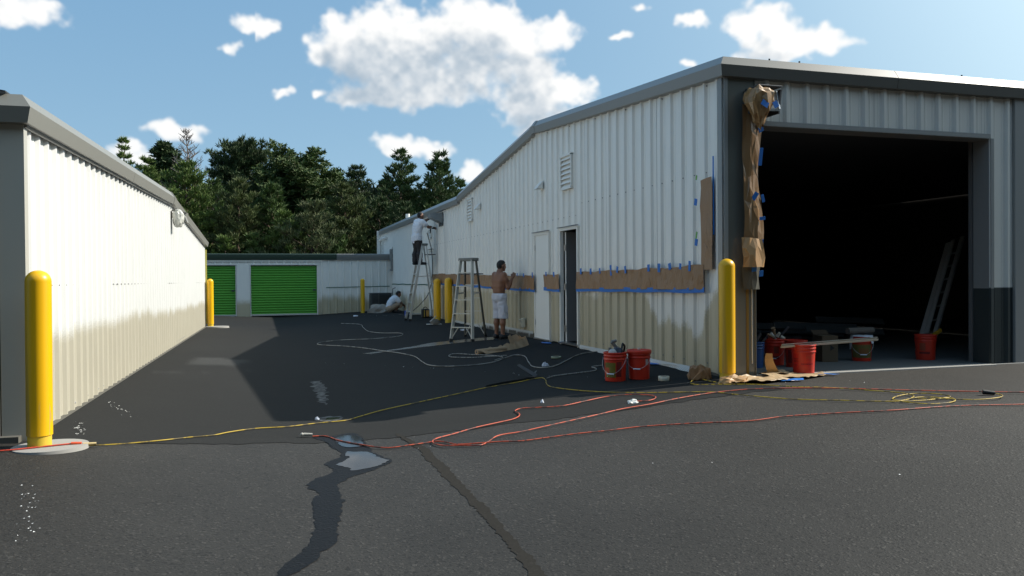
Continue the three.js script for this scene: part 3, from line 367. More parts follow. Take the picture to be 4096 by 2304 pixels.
// ---------- building across the end of the alley ----------
{
  const Z = -35.4, X0 = -5.2, b = thing('metal_building', 'low metal building with green roll-up doors across the end of the alley', 'building', [X0, 0, Z]);
  const x = (v) => v - X0;
  corrugated(b, M.back, { org: [0, 0], dir: [1, 0], out: [0, 1], len: x(5.63), top: () => 2.2, bot: () => -0.3, open: [[x(-3.3), x(-0.86), -1, 1.94], [x(-0.86), x(-0.31), -1, 1.94], [x(-0.31), x(2.4), -1, 1.94]], uvL: 12, uvH: 3, uv0: -0.4 });
  part('gutter', trimRun([[0, 2.4], [x(3.2), 2.4]], [0, 0], [1, 0], [0, 1], [[0.02, 0], [0.16, -0.02], [0.14, -0.12], [0.08, -0.26], [0, -0.26]]), mat([0.045, 0.075, 0.055], 0.5, { side: THREE.DoubleSide }), b, 'dark green unpainted length of gutter');
  part('gutter', trimRun([[x(3.204), 2.4], [x(5.6), 2.4]], [0, 0], [1, 0], [0, 1], [[0.02, 0], [0.16, -0.02], [0.14, -0.12], [0.08, -0.26], [0, -0.26]]), M.trimBlue, b, 'grey painted length of gutter');
  part('header', box(x(2.46), 0.05, 0.03, x(2.46) / 2, 1.955, 0.035), M.white, b);
  part('downspout', merge([box(0.12, 0.5, 0.1, x(5.5), 2.35, 0.2), box(0.09, 0.5, 0.08, x(5.53), 1.95, 0.2), box(0.1, 0.1, 0.24, x(5.5), 1.7, 0.26).rotateX(0)]), M.trimBlue, b);
  const post = part('post', merge([box(0.55, 2.3, 0.04, x(-0.585), 0.78, 0.03)]), new THREE.MeshStandardMaterial({ map: paintMap(64, 128, 0.6, 2.3, -0.4, (s, y) => ss(-0.15, 0.15, y - 0.42 + 0.1 * fbm(s * 9, y * 9, 3))), roughness: 0.45 }), b); post.position.y = 0;
  for (const [a, c] of [[-3.3, -0.86], [-0.31, 2.4]]) {
    const d = new THREE.Group(); d.name = 'roll_up_door'; b.add(d); const P = [], n = 20, h = 2.06 / n;
    for (let k = 0; k < n; k++) { const y0 = -0.16 + k * h, prof = [[0, 0], [0.2, 0.03], [0.45, 0.036], [0.7, 0.03], [0.88, 0], [1, 0]]; for (let i = 1; i < prof.length; i++) { const [u, o] = prof[i - 1], [w, q] = prof[i], A = [x(a), y0 + u * h, -0.08 + o], B = [x(c), y0 + u * h, -0.08 + o], C = [x(c), y0 + w * h, -0.08 + q], D = [x(a), y0 + w * h, -0.08 + q]; P.push(...A, ...B, ...C, ...A, ...C, ...D); } }
    part('curtain', tris(P), M.green, d); part('bottom_bar', box(c - a, 0.07, 0.05, x((a + c) / 2), -0.14, -0.05), M.aluDull, d); part('latch', merge([box(0.12, 0.06, 0.04, x(c - 0.13), 0.88, -0.02)]), M.dark, d);
    part('door_frame', merge([box(0.04, 2.2, 0.06, x(a + 0.005), 0.84, 0.02), box(0.04, 2.2, 0.06, x(c - 0.005), 0.84, 0.02)]), M.white, d);
  }
  { const P = []; for (let s = 2.75; s < 5.4; s += 0.15) { const y = 0.955 + 0.012 * (s - 2.75); P.push(x(s), y, 0.042, x(s + 0.152), y, 0.042, x(s + 0.152), y + 0.03, 0.042, x(s), y, 0.042, x(s + 0.152), y + 0.03, 0.042, x(s), y + 0.03, 0.042); } part('chalk_line', tris(P), M.greenLine, b, 'thin dark green line along the back wall'); }
  part('roof', merge([box(10.9, 0.05, 6, 5.4, 2.36, -3).rotateX(0)]), M.roof, b); part('outer_wall', box(10.8, 2.3, 0.05, 5.4, 1.1, -6), M.white, b);
  part('eave_strip', box(x(2.6), 0.05, 0.02, x(2.6) / 2, 2.1, 0.05), M.white, b);
}
// ---------- bollards ----------
function bollard(label, x, z, h = 1.5, r = 0.1, y = gy(x), tilt = 0) {
  const t = thing('bollard', label, 'bollard', [x, y, z], 0, 'yellow safety bollards'); t.rotation.z = tilt;
  const pts = [[r, 0.1], [r, h - r * 0.95]]; for (let k = 1; k <= 8; k++) pts.push([r * Math.cos(k / 8 * Math.PI / 2), h - r * 0.95 + r * 0.95 * Math.sin(k / 8 * Math.PI / 2)]);
  pts.unshift([r - 0.008, 0.1]); part('sleeve', new THREE.LatheGeometry(pts.map(([a, b]) => new THREE.Vector2(a, b)), 40), M.yellow, t); part('post', cyl(r - 0.009, r - 0.009, 0.12, 0, -0.02, 0, 32), mat([0.62, 0.42, 0.03], 0.6), t); return t;
}
bollard('large yellow bollard at the corner of the left building, nearest the camera', -1.77, -7.72, 1.485, 0.1, -0.125, -0.004);
bollard('yellow bollard at the far corner of the left sunlit building', -1.42, -26.9, 1.5, 0.095);
bollard('yellow bollard before the back wall beside the condenser unit', 4.12, -34.0, 1.42, 0.09);
bollard('yellow bollard by the building corner with brown paper scraps at its foot', 5.5, -8.78, 1.5, 0.1);
bollard('yellow bollard behind the tall ladder, the left one of the pair at the wall', 5.38, -25.2, 1.32, 0.115, -0.02);
bollard('yellow bollard behind the tall ladder, the right one of the pair at the wall', 5.4, -23.7, 1.34, 0.115, -0.02);
const pad = (label, x, z, a, b, y) => struct('concrete_pad', new THREE.CylinderGeometry(1, 1.03, 0.06, 40).scale(a, 1, b).translate(x, y, z), M.concrete, label);
pad('round concrete footing of the large left bollard', -1.69, -7.72, 0.29, 0.29, -0.150); pad('pale concrete footing of the far left bollard', -1.28, -26.8, 0.4, 0.3, -0.155);

// ---------- tubes on the ground: cords and hoses ----------
function cordGeo(pts, r, seed = 1, lift = 0, n = 5) {
  const c = pts.map(([x, z], k) => V(x, gy(x) + r + 0.006 + lift + 0.006 * h2(k, seed), z)), curve = new THREE.CatmullRomCurve3(c, false, 'centripetal');
  const g = new THREE.TubeGeometry(curve, c.length * 7, r, n, false), p = g.attributes.position;
  return g;
}
const cordMat = (c, dirt) => { const t = dataTex(512, 8, (u, v) => { const k = ss(0.5, 0.72, fbm(u * 60, 3, 4)) * dirt; return c.map((q) => lerp(q, 0.03, k)); }); t.repeat.set(3, 1); return new THREE.MeshStandardMaterial({ map: t, roughness: 0.55 }); };
const orangeM = cordMat([0.5, 0.075, 0.03], 0.8), yellowM = cordMat([0.46, 0.31, 0.02], 0.8), greyM = cordMat([0.30, 0.29, 0.26], 0.7), redM = cordMat([0.55, 0.06, 0.03], 0.3);
{
  const a = thing('extension_cord', 'long yellow extension cord from the left bollard to the coil on the right', 'extension cord'); part('cable', cordGeo(K.yellowA, 0.0055, 3), yellowM, a);
  const pl = part('plug', merge([rod(V(-1.44, -0.125, -7.71), V(-1.34, -0.128, -7.725), 0.014, 0.012)]), mat([0.55, 0.42, 0.2], 0.4), a, 'clear yellowish plug end');
  const b = thing('extension_cord', 'loose yellow extension cord coiled in front of the garage with a black plug', 'extension cord'); part('cable', cordGeo(K.yellowB, 0.0055, 4, 0.006), yellowM, b);
  part('plug', merge([rod(V(7.31, 0.025, -6.6), V(7.22, 0.035, -6.66), 0.02, 0.026), rod(V(7.22, 0.035, -6.66), V(7.19, 0.04, -6.68), 0.006)]), M.black, b);
  const c = thing('extension_cord', 'orange extension cord lying across the puddle, lower strand', 'extension cord'); part('cable', cordGeo(K.orangeC, 0.0062, 5), orangeM, c); part('plug', merge([rod(V(0.48, -0.215, -7.99), V(0.40, -0.212, -8.0), 0.012, 0.016), new THREE.SphereGeometry(0.018, 10, 8).translate(0.385, -0.212, -8.0)]), mat([0.4, 0.38, 0.33], 0.3), c, 'clear plastic socket end');
  const d = thing('extension_cord', 'orange extension cord in a long loop, ending in clear plastic wrap', 'extension cord'); part('cable', cordGeo(K.orangeD, 0.0062, 6, 0.004), orangeM, d);
  const e = thing('extension_cord', 'red extension cord over the footing of the large left bollard', 'extension cord'); part('cable', new THREE.TubeGeometry(new THREE.CatmullRomCurve3(K.redE.map(([x, z]) => V(x, -0.112, z))), 40, 0.0065, 6), redM, e); part('socket', merge([rod(V(-1.53, -0.11, -7.7), V(-1.45, -0.118, -7.705), 0.013, 0.016)]), mat([0.65, 0.09, 0.03], 0.4), e);
  solo('hose', cordGeo(K.hose1, 0.008, 7), greyM, 'long grey hose winding over the shaded alley to the red buckets', 'hose');
  solo('hose', cordGeo(K.hose2, 0.007, 8, 0.008), greyM, 'short loop of dark hose beside the brown paper roll', 'hose');
  solo('hose', cordGeo(K.hose3, 0.008, 9), greyM, 'short grey hose behind the black strip, reaching the buckets', 'hose');
  const st = [], s = K.strip, w = 0.045; for (let k = 0; k < 5; k++) { const y = (q) => gy(s[q][0]) + (q > 3 ? 0.02 + (q - 3) * 0.05 : 0.012); st.push([s[k][0], y(k), s[k][1]]); }
  const P = []; for (let k = 1; k < st.length; k++) { const [A, B] = [st[k - 1], st[k]]; P.push(A[0], A[1], A[2] - w, A[0], A[1] + 0.02, A[2] + w, B[0], B[1] + 0.02, B[2] + w, A[0], A[1], A[2] - w, B[0], B[1] + 0.02, B[2] + w, B[0], B[1], B[2] - w); }
  P.push(3.6, -0.09, -10.55, 3.66, -0.06, -10.6, 3.5, 0.06, -10.9, 3.6, -0.09, -10.55, 3.5, 0.06, -10.9, 3.44, 0.05, -10.85);
  const sg = tris(P); solo('rubber_strip', merge([sg, tris(P.map((v, i) => i % 3 === 1 ? v - 0.006 : v))]), mat([0.02, 0.02, 0.022], 0.6, { side: THREE.DoubleSide }), 'flat black strip with a curled end on the shaded alley', 'strip');
}
// ---------- masking paper ----------
function crumple(w, h, cell, amp, seed, ragged = 0.02, bulge = 0, celly = cell, rand = 0.9) {
  const nx = Math.max(2, Math.round(w / cell)), ny = Math.max(2, Math.round(h / celly)), pt = (i, j) => { const e = i === 0 || j === 0 || i === nx || j === ny; const jx = e ? 0 : (h2(i * 7 + seed, j) - 0.5) * 0.8, jy = e ? 0 : (h2(i, j * 5 + seed) - 0.5) * 0.8; let x = (i + jx) * w / nx, y = (j + jy) * h / ny; if (j === ny) y += ragged * (fbm(x * 3 + seed, 1, 3) - 0.5) * 2; if (j === 0) y += ragged * 0.3 * (h2(i, seed) - 0.5); const b = (n2(x * 9 + seed, y * 6) - 0.5) * 1.2 + (Math.abs(fbm(x * 3.5 + seed, y * 1.3 + 4, 3) - 0.5)) * 3 + (h2(i + seed * 3, j * 3) - 0.5) * rand; return [x, y, 0.012 + amp * Math.max(0, 0.5 + b * 0.5) + bulge * Math.sin(Math.PI * x / w)]; };
  const P = []; for (let i = 0; i < nx; i++) for (let j = 0; j < ny; j++) { const a = pt(i, j), b = pt(i + 1, j), c = pt(i + 1, j + 1), d = pt(i, j + 1); if (h2(i, j + seed) > 0.5) P.push(...a, ...b, ...c, ...a, ...c, ...d); else P.push(...a, ...b, ...d, ...b, ...c, ...d); }
  return P;
}
const onWall = (P, s, y, o = 0.042) => { const Q = []; for (let k = 0; k < P.length; k += 3) Q.push(-o - P[k + 2], y + P[k + 1], -s - P[k]); return tris(Q); };  // alley wall, thing based at x 5.65, z -8.95
const onFront = (P, x, y, o = 0.055) => { const Q = []; for (let k = 0; k < P.length; k += 3) Q.push(x + P[k], y + P[k + 1], o + P[k + 2]); return tris(Q); };
const tapeBit = (s, y, w, h, tw, o = 0.07) => box(0.004, h, w).rotateX(tw).translate(-o, y, -s);
{
  const at = [5.60, 0, -8.96], r = rng(77);
  const sheet = (label, s0, s1, y0a, y0b, hgt, seed, bits) => {
    const t = thing('masking_paper', label, 'masking paper', at); const P = crumple(s1 - s0, hgt, 0.035, 0.04, seed, 0.03, 0, 0.06, 0.4); const Q = P.slice(); for (let k = 0; k < Q.length; k += 3) Q[k + 1] += lerp(y0a, y0b, Q[k] / (s1 - s0));
    part('sheet', onWall(Q, s0, 0), M.paper, t);
    const B = []; for (let s = s0 - 0.01; s < s1; s += 0.1) { const e = Math.min(s1 + 0.01, s + 0.1), f = (q) => lerp(y0a, y0b, (q - s0) / (s1 - s0)) - 0.045 + 0.006 * Math.sin(q * 5), g = (q) => 0.075 + 0.006 * (n2(q * 6, 3) - 0.5) * 2; const a = [-g(s), f(s), -s], b = [-g(e), f(e), -e], c = [-g(e), f(e) + 0.07, -e], d = [-g(s), f(s) + 0.07, -s]; B.push(...a, ...b, ...c, ...a, ...c, ...d); }
    part('tape', tris(B), M.tape, t, 'long blue tape along the lower edge');
    bits.forEach(([s, l]) => part('tape', tapeBit(s, lerp(y0a, y0b, (s - s0) / (s1 - s0)) + hgt + 0.005 + 0.02 * (r() - 0.5), 0.055 + 0.025 * r(), l * 1.15, (r() - 0.5) * 0.5, 0.085), M.tape, t));
  };
  sheet('brown masking paper strip on the wall between the doorway and the building corner', 0.40, 4.84, 1.1, 1.07, 0.31, 3, [[0.75, 0.12], [1.0, 0.07], [1.3, 0.08], [1.62, 0.11], [1.95, 0.09], [2.75, 0.10], [3.05, 0.09], [3.3, 0.15], [3.75, 0.08], [4.15, 0.09], [4.6, 0.09]]);
  sheet('short piece of brown masking paper between the white door and the dark doorway', 5.72, 6.62, 1.05, 1.06, 0.29, 8, [[6.0, 0.08], [6.45, 0.07]]);
  sheet('long brown masking paper strip behind the shirtless man and the stepladders', 7.2, 17.6, 1.03, 1.16, 0.30, 15, [[7.3, 0.1], [7.9, 0.07], [8.35, 0.06], [12.2, 0.06]]);
  const v = thing('masking_paper', 'narrow upright piece of brown masking paper beside the building corner', 'masking paper', at); part('sheet', onWall(crumple(0.29, 1.18, 0.045, 0.03, 21, 0.03, 0, 0.12, 0.4), 0.19, 1.36), M.paper, v);
  part('tape', box(0.004, 1.0, 0.03, -0.056, 2.3, -0.19), M.tape, v); for (const [y, s] of [[2.25, 0.58], [1.72, 0.57]]) part('tape', tapeBit(s, y, 0.07, 0.09, 0.2, 0.085), M.tape, v); part('tape', tapeBit(0.57, 1.8, 0.03, 0.12, 0.3, 0.083), mat([0.12, 0.4, 0.05], 0.6), v, 'green scrap of tape'); part('tape', tapeBit(0.56, 2.57, 0.03, 0.06, 0.3, 0.083), mat([0.12, 0.4, 0.05], 0.6), v, 'green scrap of tape');
  // on the corner pillar
  const p = thing('masking_paper', 'long crumpled brown masking paper hanging down the corner pillar', 'masking paper', at), gloss = mat([0.23, 0.13, 0.058], 0.28, { side: THREE.DoubleSide });
  const pill = (x, y, w, h, seed, o, amp) => { const P = crumple(w, h, 0.045, amp, seed, 0.02, 0.03, 0.13, 0.7); for (let k = 0; k < P.length; k += 3) { const t = P[k + 1] / h; P[k] += 0.03 * (1 - t) + 0.03 * Math.sin(t * 9 + seed) * (P[k] / w); } return onFront(P, x, y, o); };
  part('sheet', pill(0.17, 1.42, 0.26, 2.0, 31, 0.06, 0.05), gloss, p); part('loose_end', pill(0.14, 1.38, 0.29, 0.36, 35, 0.09, 0.07), mat([0.42, 0.24, 0.1], 0.45, { side: THREE.DoubleSide }), p, 'loose lower end of the paper with sunlight put into its colour');  // loose end: same paper, its sunlit brightness put into a lighter colour
  part('lower_sheet', pill(0.17, 1.1, 0.25, 0.3, 37, 0.055, 0.03), mat([0.10, 0.09, 0.065], 0.4, { side: THREE.DoubleSide }), p, 'dark olive sheet below the paper');
  for (const [x, y, w, h, z] of [[0.43, 3.12, 0.09, 0.12, 0.5], [0.43, 2.76, 0.06, 0.26, 0.05], [0.34, 2.26, 0.07, 0.14, -0.5], [0.46, 2.24, 0.05, 0.12, 0.4], [0.45, 1.99, 0.1, 0.05, 0.1], [0.42, 1.7, 0.1, 0.06, 0.1], [0.33, 1.37, 0.08, 0.11, 0.1], [0.43, 1.3, 0.07, 0.09, 0.1]]) part('tape', box(w * 0.85, h * 0.85, 0.004).rotateX(0.25).rotateZ(z).translate(x - 0.01, y, 0.14), M.tape, p);
  // flood light at the corner, half wrapped in paper
  const f = thing('flood_light', 'flood light above the corner pillar, half wrapped in brown paper', 'wall light', [6.03, 3.44, -8.76]);
  part('housing', merge([rbox(0.34, 0.02, 0.3, 0.006, -0.01, 0.16, 0.0), box(0.02, 0.3, 0.28, 0.15, 0.0, -0.02).rotateZ(-0.12), box(0.02, 0.3, 0.28, -0.17, 0.0, -0.02), box(0.3, 0.28, 0.02, -0.01, 0.0, -0.15), box(0.12, 0.12, 0.1, -0.02, 0, -0.2)]), M.dark, f);
  part('lens', box(0.27, 0.24, 0.012).rotateX(-0.25).translate(-0.01, 0.0, 0.07), mat([0.5, 0.5, 0.45], 0.2), f); part('bezel', merge([box(0.3, 0.03, 0.03).translate(-0.01, -0.125, 0.11), box(0.02, 0.24, 0.03).rotateX(-0.25).translate(0.135, 0, 0.09)]), M.steel, f);
  const w = thing('masking_paper', 'crumpled brown paper bag taped over the flood light at the corner', 'masking paper', [6.06, 3.42, -8.72]);
  { const g = new THREE.IcosahedronGeometry(1, 3), q = g.attributes.position; for (let k = 0; k < q.count; k++) { const sq = (v) => Math.sign(v) * Math.pow(Math.abs(v), 0.62), x = q.getY(k) > -0.2 ? sq(q.getX(k)) : q.getX(k), y = sq(q.getY(k)), z = sq(q.getZ(k)), n = 0.74 + 0.42 * n3(x * 2.6 + 9, y * 2.6, z * 2.6) + 0.34 * (n3(x * 6, y * 6 + 3, z * 6) - 0.4), t = y < 0 ? 1 + y * 0.72 : 1; q.setXYZ(k, -0.16 + x * 0.15 * n * t + (y < 0 ? -0.02 * y : 0), -0.03 + (y > 0 ? y * 0.19 : y * 0.3) * n, 0.05 + z * 0.16 * n * t); } g.computeVertexNormals(); part('wrap', g, mat([0.30, 0.175, 0.075], 0.26, { side: THREE.DoubleSide }), w); }
  part('tape', box(0.1, 0.07, 0.004).rotateZ(-0.5).translate(-0.19, -0.07, 0.215), M.tape, w); part('tape', box(0.07, 0.08, 0.004).rotateZ(0.5).translate(-0.04, -0.07, 0.215), M.tape, w);
  // scraps on the ground by the corner bollard
  const g1 = thing('paper_scrap', 'torn pale brown paper sheets with blue tape on the ground at the corner bollard', 'paper', [5.3, 0, -8.75]);
  const flat = (pts, y0, amp, seed, mt, name, parent, lab) => { const sh = new THREE.Shape(pts.map(([x, z]) => new THREE.Vector2(x, z))); let g = new THREE.ShapeGeometry(sh).toNonIndexed(); const P = [], src = g.attributes.position; const sub = (a, b, c, d) => { if (!d) { for (const q of [a, b, c]) P.push(q[0], y0 + amp * Math.max(0, fbm(q[0] * 7 + seed, q[1] * 7, 3) - 0.25), q[1]); return; } const m = (u, w) => [(u[0] + w[0]) / 2, (u[1] + w[1]) / 2], ab = m(a, b), bc = m(b, c), ca = m(c, a); sub(a, ab, ca, d - 1); sub(ab, b, bc, d - 1); sub(ca, bc, c, d - 1); sub(ab, bc, ca, d - 1); }; for (let k = 0; k < src.count; k += 3) sub([src.getX(k), src.getY(k)], [src.getX(k + 1), src.getY(k + 1)], [src.getX(k + 2), src.getY(k + 2)], 3); return part(name, tris(P), mt, parent, lab); };
  flat([[0.05, 0.15], [0.35, 0.0], [0.62, 0.02], [0.95, 0.14], [1.12, 0.28], [0.75, 0.42], [0.4, 0.5], [0.1, 0.36]], 0.0, 0.1, 3, M.paperPale, 'sheet', g1); flat([[0.75, -0.2], [1.1, -0.12], [1.55, 0.02], [1.5, 0.16], [1.05, 0.36], [0.7, 0.3]], 0.012, 0.07, 8, M.paperPale, 'sheet', g1); flat([[0.7, -0.32], [1.15, -0.26], [1.35, -0.12], [1.0, -0.05]], 0.0, 0.1, 12, M.paperPale, 'sheet', g1);
  flat([[0.62, 0.46], [0.75, 0.36], [0.95, 0.44], [0.9, 0.52]], 0.02, 0.03, 5, M.tape, 'tape', g1); flat([[1.42, 0.1], [1.5, 0.02], [1.72, 0.14], [1.62, 0.18]], 0.02, 0.03, 6, M.tape, 'tape', g1);
  { const P = []; for (let k = 0; k < 6; k++) { const t = k / 6, u = (k + 1) / 6, f = (q) => [0.86 + 0.12 * Math.pow(1 - q, 2), 0.02 + 0.27 * q, -0.2 + 0.06 * q], a = f(t), b = f(u), w0 = 0.075 * (1 - t * 0.6), w1 = 0.075 * (1 - u * 0.6); P.push(a[0] - w0, a[1], a[2], a[0] + w0, a[1], a[2] + 0.05, b[0] + w1, b[1], b[2] + 0.05, a[0] - w0, a[1], a[2], b[0] + w1, b[1], b[2] + 0.05, b[0] - w1, b[1], b[2]); } part('sheet', tris(P), mat([0.44, 0.26, 0.1], 0.5, { side: THREE.DoubleSide }), g1, 'standing curled flap of paper'); }
  const lump = (name, label, cat, x, y, z, a, b, c, seed, mt) => { const g = new THREE.IcosahedronGeometry(1, 3), q = g.attributes.position; for (let k = 0; k < q.count; k++) { const X = q.getX(k), Y = q.getY(k), Z = q.getZ(k), n = 0.6 + 0.75 * n3(X * 2.2 + seed, Y * 2.2 + 5, Z * 2.2) + 0.25 * (n3(X * 6 + seed, Y * 6, Z * 6) - 0.5); q.setXYZ(k, X * a * n, Math.max(0, Y * b * n), Z * c * n); } g.computeVertexNormals(); const m = solo(name, g, mt, label, cat); m.position.set(x, y, z); return m; };
  lump('paper_scrap', 'crumpled brown paper ball against the wall left of the corner bollard', 'paper', 5.27, -0.02, -9.05, 0.14, 0.19, 0.10, 3, M.paper); lump('paper_scrap', 'small orange brown crumple of paper at the foot of the corner bollard', 'paper', 5.46, -0.03, -8.56, 0.22, 0.10, 0.09, 9, mat([0.4, 0.22, 0.08], 0.5, { side: THREE.DoubleSide }));
  lump('drop_cloth', 'heap of dirty beige drop cloths before the condenser unit', 'drop cloth', 4.72, -0.06, -33.15, 0.52, 0.36, 0.25, 14, mat([0.33, 0.30, 0.26], 0.95, { side: THREE.DoubleSide }));
  lump('plastic_wrap', 'crumpled clear plastic on the asphalt at the end of the orange cord', 'plastic', 3.86, -0.1, -8.03, 0.075, 0.035, 0.04, 5, M.plastic);
  lump('paper_scrap', 'white crumpled scrap lying on the grey hose in the shade', 'paper', 4.18, -0.09, -11.75, 0.06, 0.07, 0.03, 25, M.rag); lump('paper_scrap', 'white scrap near the stepladder on the shaded alley', 'paper', 4.98, -0.04, -20.1, 0.09, 0.05, 0.06, 27, M.rag);
  lump('paper_scrap', 'tiny white crumple left of the puddle beside the yellow cord', 'paper', 0.59, -0.24, -8.95, 0.025, 0.03, 0.02, 31, M.rag); lump('paper_scrap', 'small white scrap far down the alley on the dark asphalt', 'paper', 3.5, -0.1, -31.2, 0.09, 0.05, 0.05, 35, M.rag); lump('paper_scrap', 'bit of white paper lying on the orange cord loop', 'paper', 2.95, -0.1, -8.4, 0.02, 0.03, 0.02, 41, M.rag);
  // roll of paper
  const rl = thing('paper_roll', 'brown masking paper roll lying in the alley with its end curling away', 'paper roll', [0, 0, 0]);
  { const A = V(3.73, -0.05, -14.15), B = V(4.35, -0.03, -14.42); part('roll', merge([rod(A, B, 0.05, 0.05, 18)]), mat([0.36, 0.25, 0.15], 0.7), rl); part('core', rod(A.clone().add(V(-0.004, 0, 0.002)), A.clone().add(V(0.02, 0, -0.008)), 0.02, 0.02, 12), M.dark, rl);
    const pts = [[3.85, -14.1], [4.2, -14.3], [4.55, -14.52], [4.9, -14.9], [5.05, -15.2], [4.98, -15.5], [4.78, -15.5]]; const cv = new THREE.CatmullRomCurve3(pts.map(([x, z]) => V(x, 0, z))), P = [], n = 40; const q = (k) => { const t = k / n, c = cv.getPoint(t), h = 0.07 + 0.11 * t + 0.02 * Math.sin(k * 1.7), y = gy(c.x) + 0.014; return [[c.x + 0.05 * (1 - t), y, c.z], [c.x - 0.06 + 0.03 * Math.sin(k), y + h, c.z - 0.04]]; }; for (let k = 0; k < n; k++) { const [a, d] = q(k), [b, c] = q(k + 1); P.push(...a, ...b, ...c, ...a, ...c, ...d); } part('loose_sheet', tris(P), mat([0.36, 0.25, 0.15], 0.65, { side: THREE.DoubleSide }), rl); }
  // blue tape and rolls on the ground
  const bt = (label, x, z, a, b, seed) => solo('tape_scrap', onGround(ring(x, z, a, b, 12, seed), 0.02, { jag: 0.05, seed, flat: gy(x) }), M.tape, label, 'tape'); bt('scrap of blue tape on the ground below the white door', 5.42, -15.1, 0.1, 0.22, 4); bt('scrap of blue tape at the wall foot behind the red buckets', 5.52, -10.9, 0.08, 0.32, 6);
  const roll = (label, x, z, R0, w, mt, lie) => { const t = thing('tape_roll', label, 'tape roll', [x, gy(x) + 0.006 + w / 2, z]); part('roll', new THREE.LatheGeometry([[R0 * 0.62, -w / 2], [R0, -w / 2], [R0, w / 2], [R0 * 0.62, w / 2], [R0 * 0.62, -w / 2]].map(([a, b]) => new THREE.Vector2(a, b)), 28), mt, t); part('core', new THREE.CylinderGeometry(R0 * 0.61, R0 * 0.61, w * 0.98, 24, 1, true), mat([0.2, 0.16, 0.1], 0.8, { side: THREE.DoubleSide }), t); };
  roll('cream roll of masking tape lying right of the red buckets', 4.88, -9.25, 0.07, 0.055, M.cream); roll('thin greenish roll of tape on the shaded alley below the white door', 4.66, -12.55, 0.085, 0.035, mat([0.2, 0.24, 0.17], 0.6));
  const butt = (label, x, z, turn) => { const t = thing('cigarette_butt', label, 'cigarette butt', [x, gy(x) + 0.018, z], turn); part('filter', new THREE.CylinderGeometry(0.0055, 0.0055, 0.03, 8).rotateZ(Math.PI / 2), mat([0.5, 0.28, 0.06], 0.8), t); part('paper', new THREE.CylinderGeometry(0.0052, 0.0052, 0.02, 8).rotateZ(Math.PI / 2).translate(0.025, 0, 0), M.cream, t); };
  butt('cigarette butt at the lower edge by the wet trail', 0.125, -3.54, 0.1); butt('dark cigarette butt on the foreground asphalt right of the seam', 1.72, -3.4, 0.5);
}
// white paint chips on the asphalt at the left
{ const r = rng(5), P = []; const cl = (cx, cz, a, b, n, s) => { for (let k = 0; k < n; k++) { const u = r() - 0.5 + r() - 0.5, x = cx + u * a + (r() - 0.5) * 0.08, z = cz + u * b + (r() - 0.5) * 0.25, q = s * (0.4 + r()), t = r() * 6, y = gy(x) + 0.016; P.push(x + q * Math.cos(t), y, z + q * Math.sin(t), x + q * Math.cos(t + 2.1), y + 0.003, z + q * Math.sin(t + 2.1), x + q * Math.cos(t + 4.2), y, z + q * Math.sin(t + 4.2)); } }; cl(-1.62, -8.5, 0.12, 0.5, 40, 0.009); cl(-1.38, -5.7, 0.2, 0.8, 46, 0.0065); cl(-1.42, -9.7, 0.3, 0.9, 24, 0.009); cl(2.2, -6.2, 4, 4, 12, 0.006); cl(6.5, -8.0, 4, 2, 12, 0.008); cl(3.6, -11, 3, 5, 20, 0.01); cl(4.6, -30, 1.6, 3, 20, 0.02);
  const m = solo('paint_chips', tris(P), mat([0.7, 0.7, 0.68], 0.8, { side: THREE.DoubleSide }), 'scattered white paint chips on the asphalt', 'paint chips'); m.userData.kind = 'stuff'; }
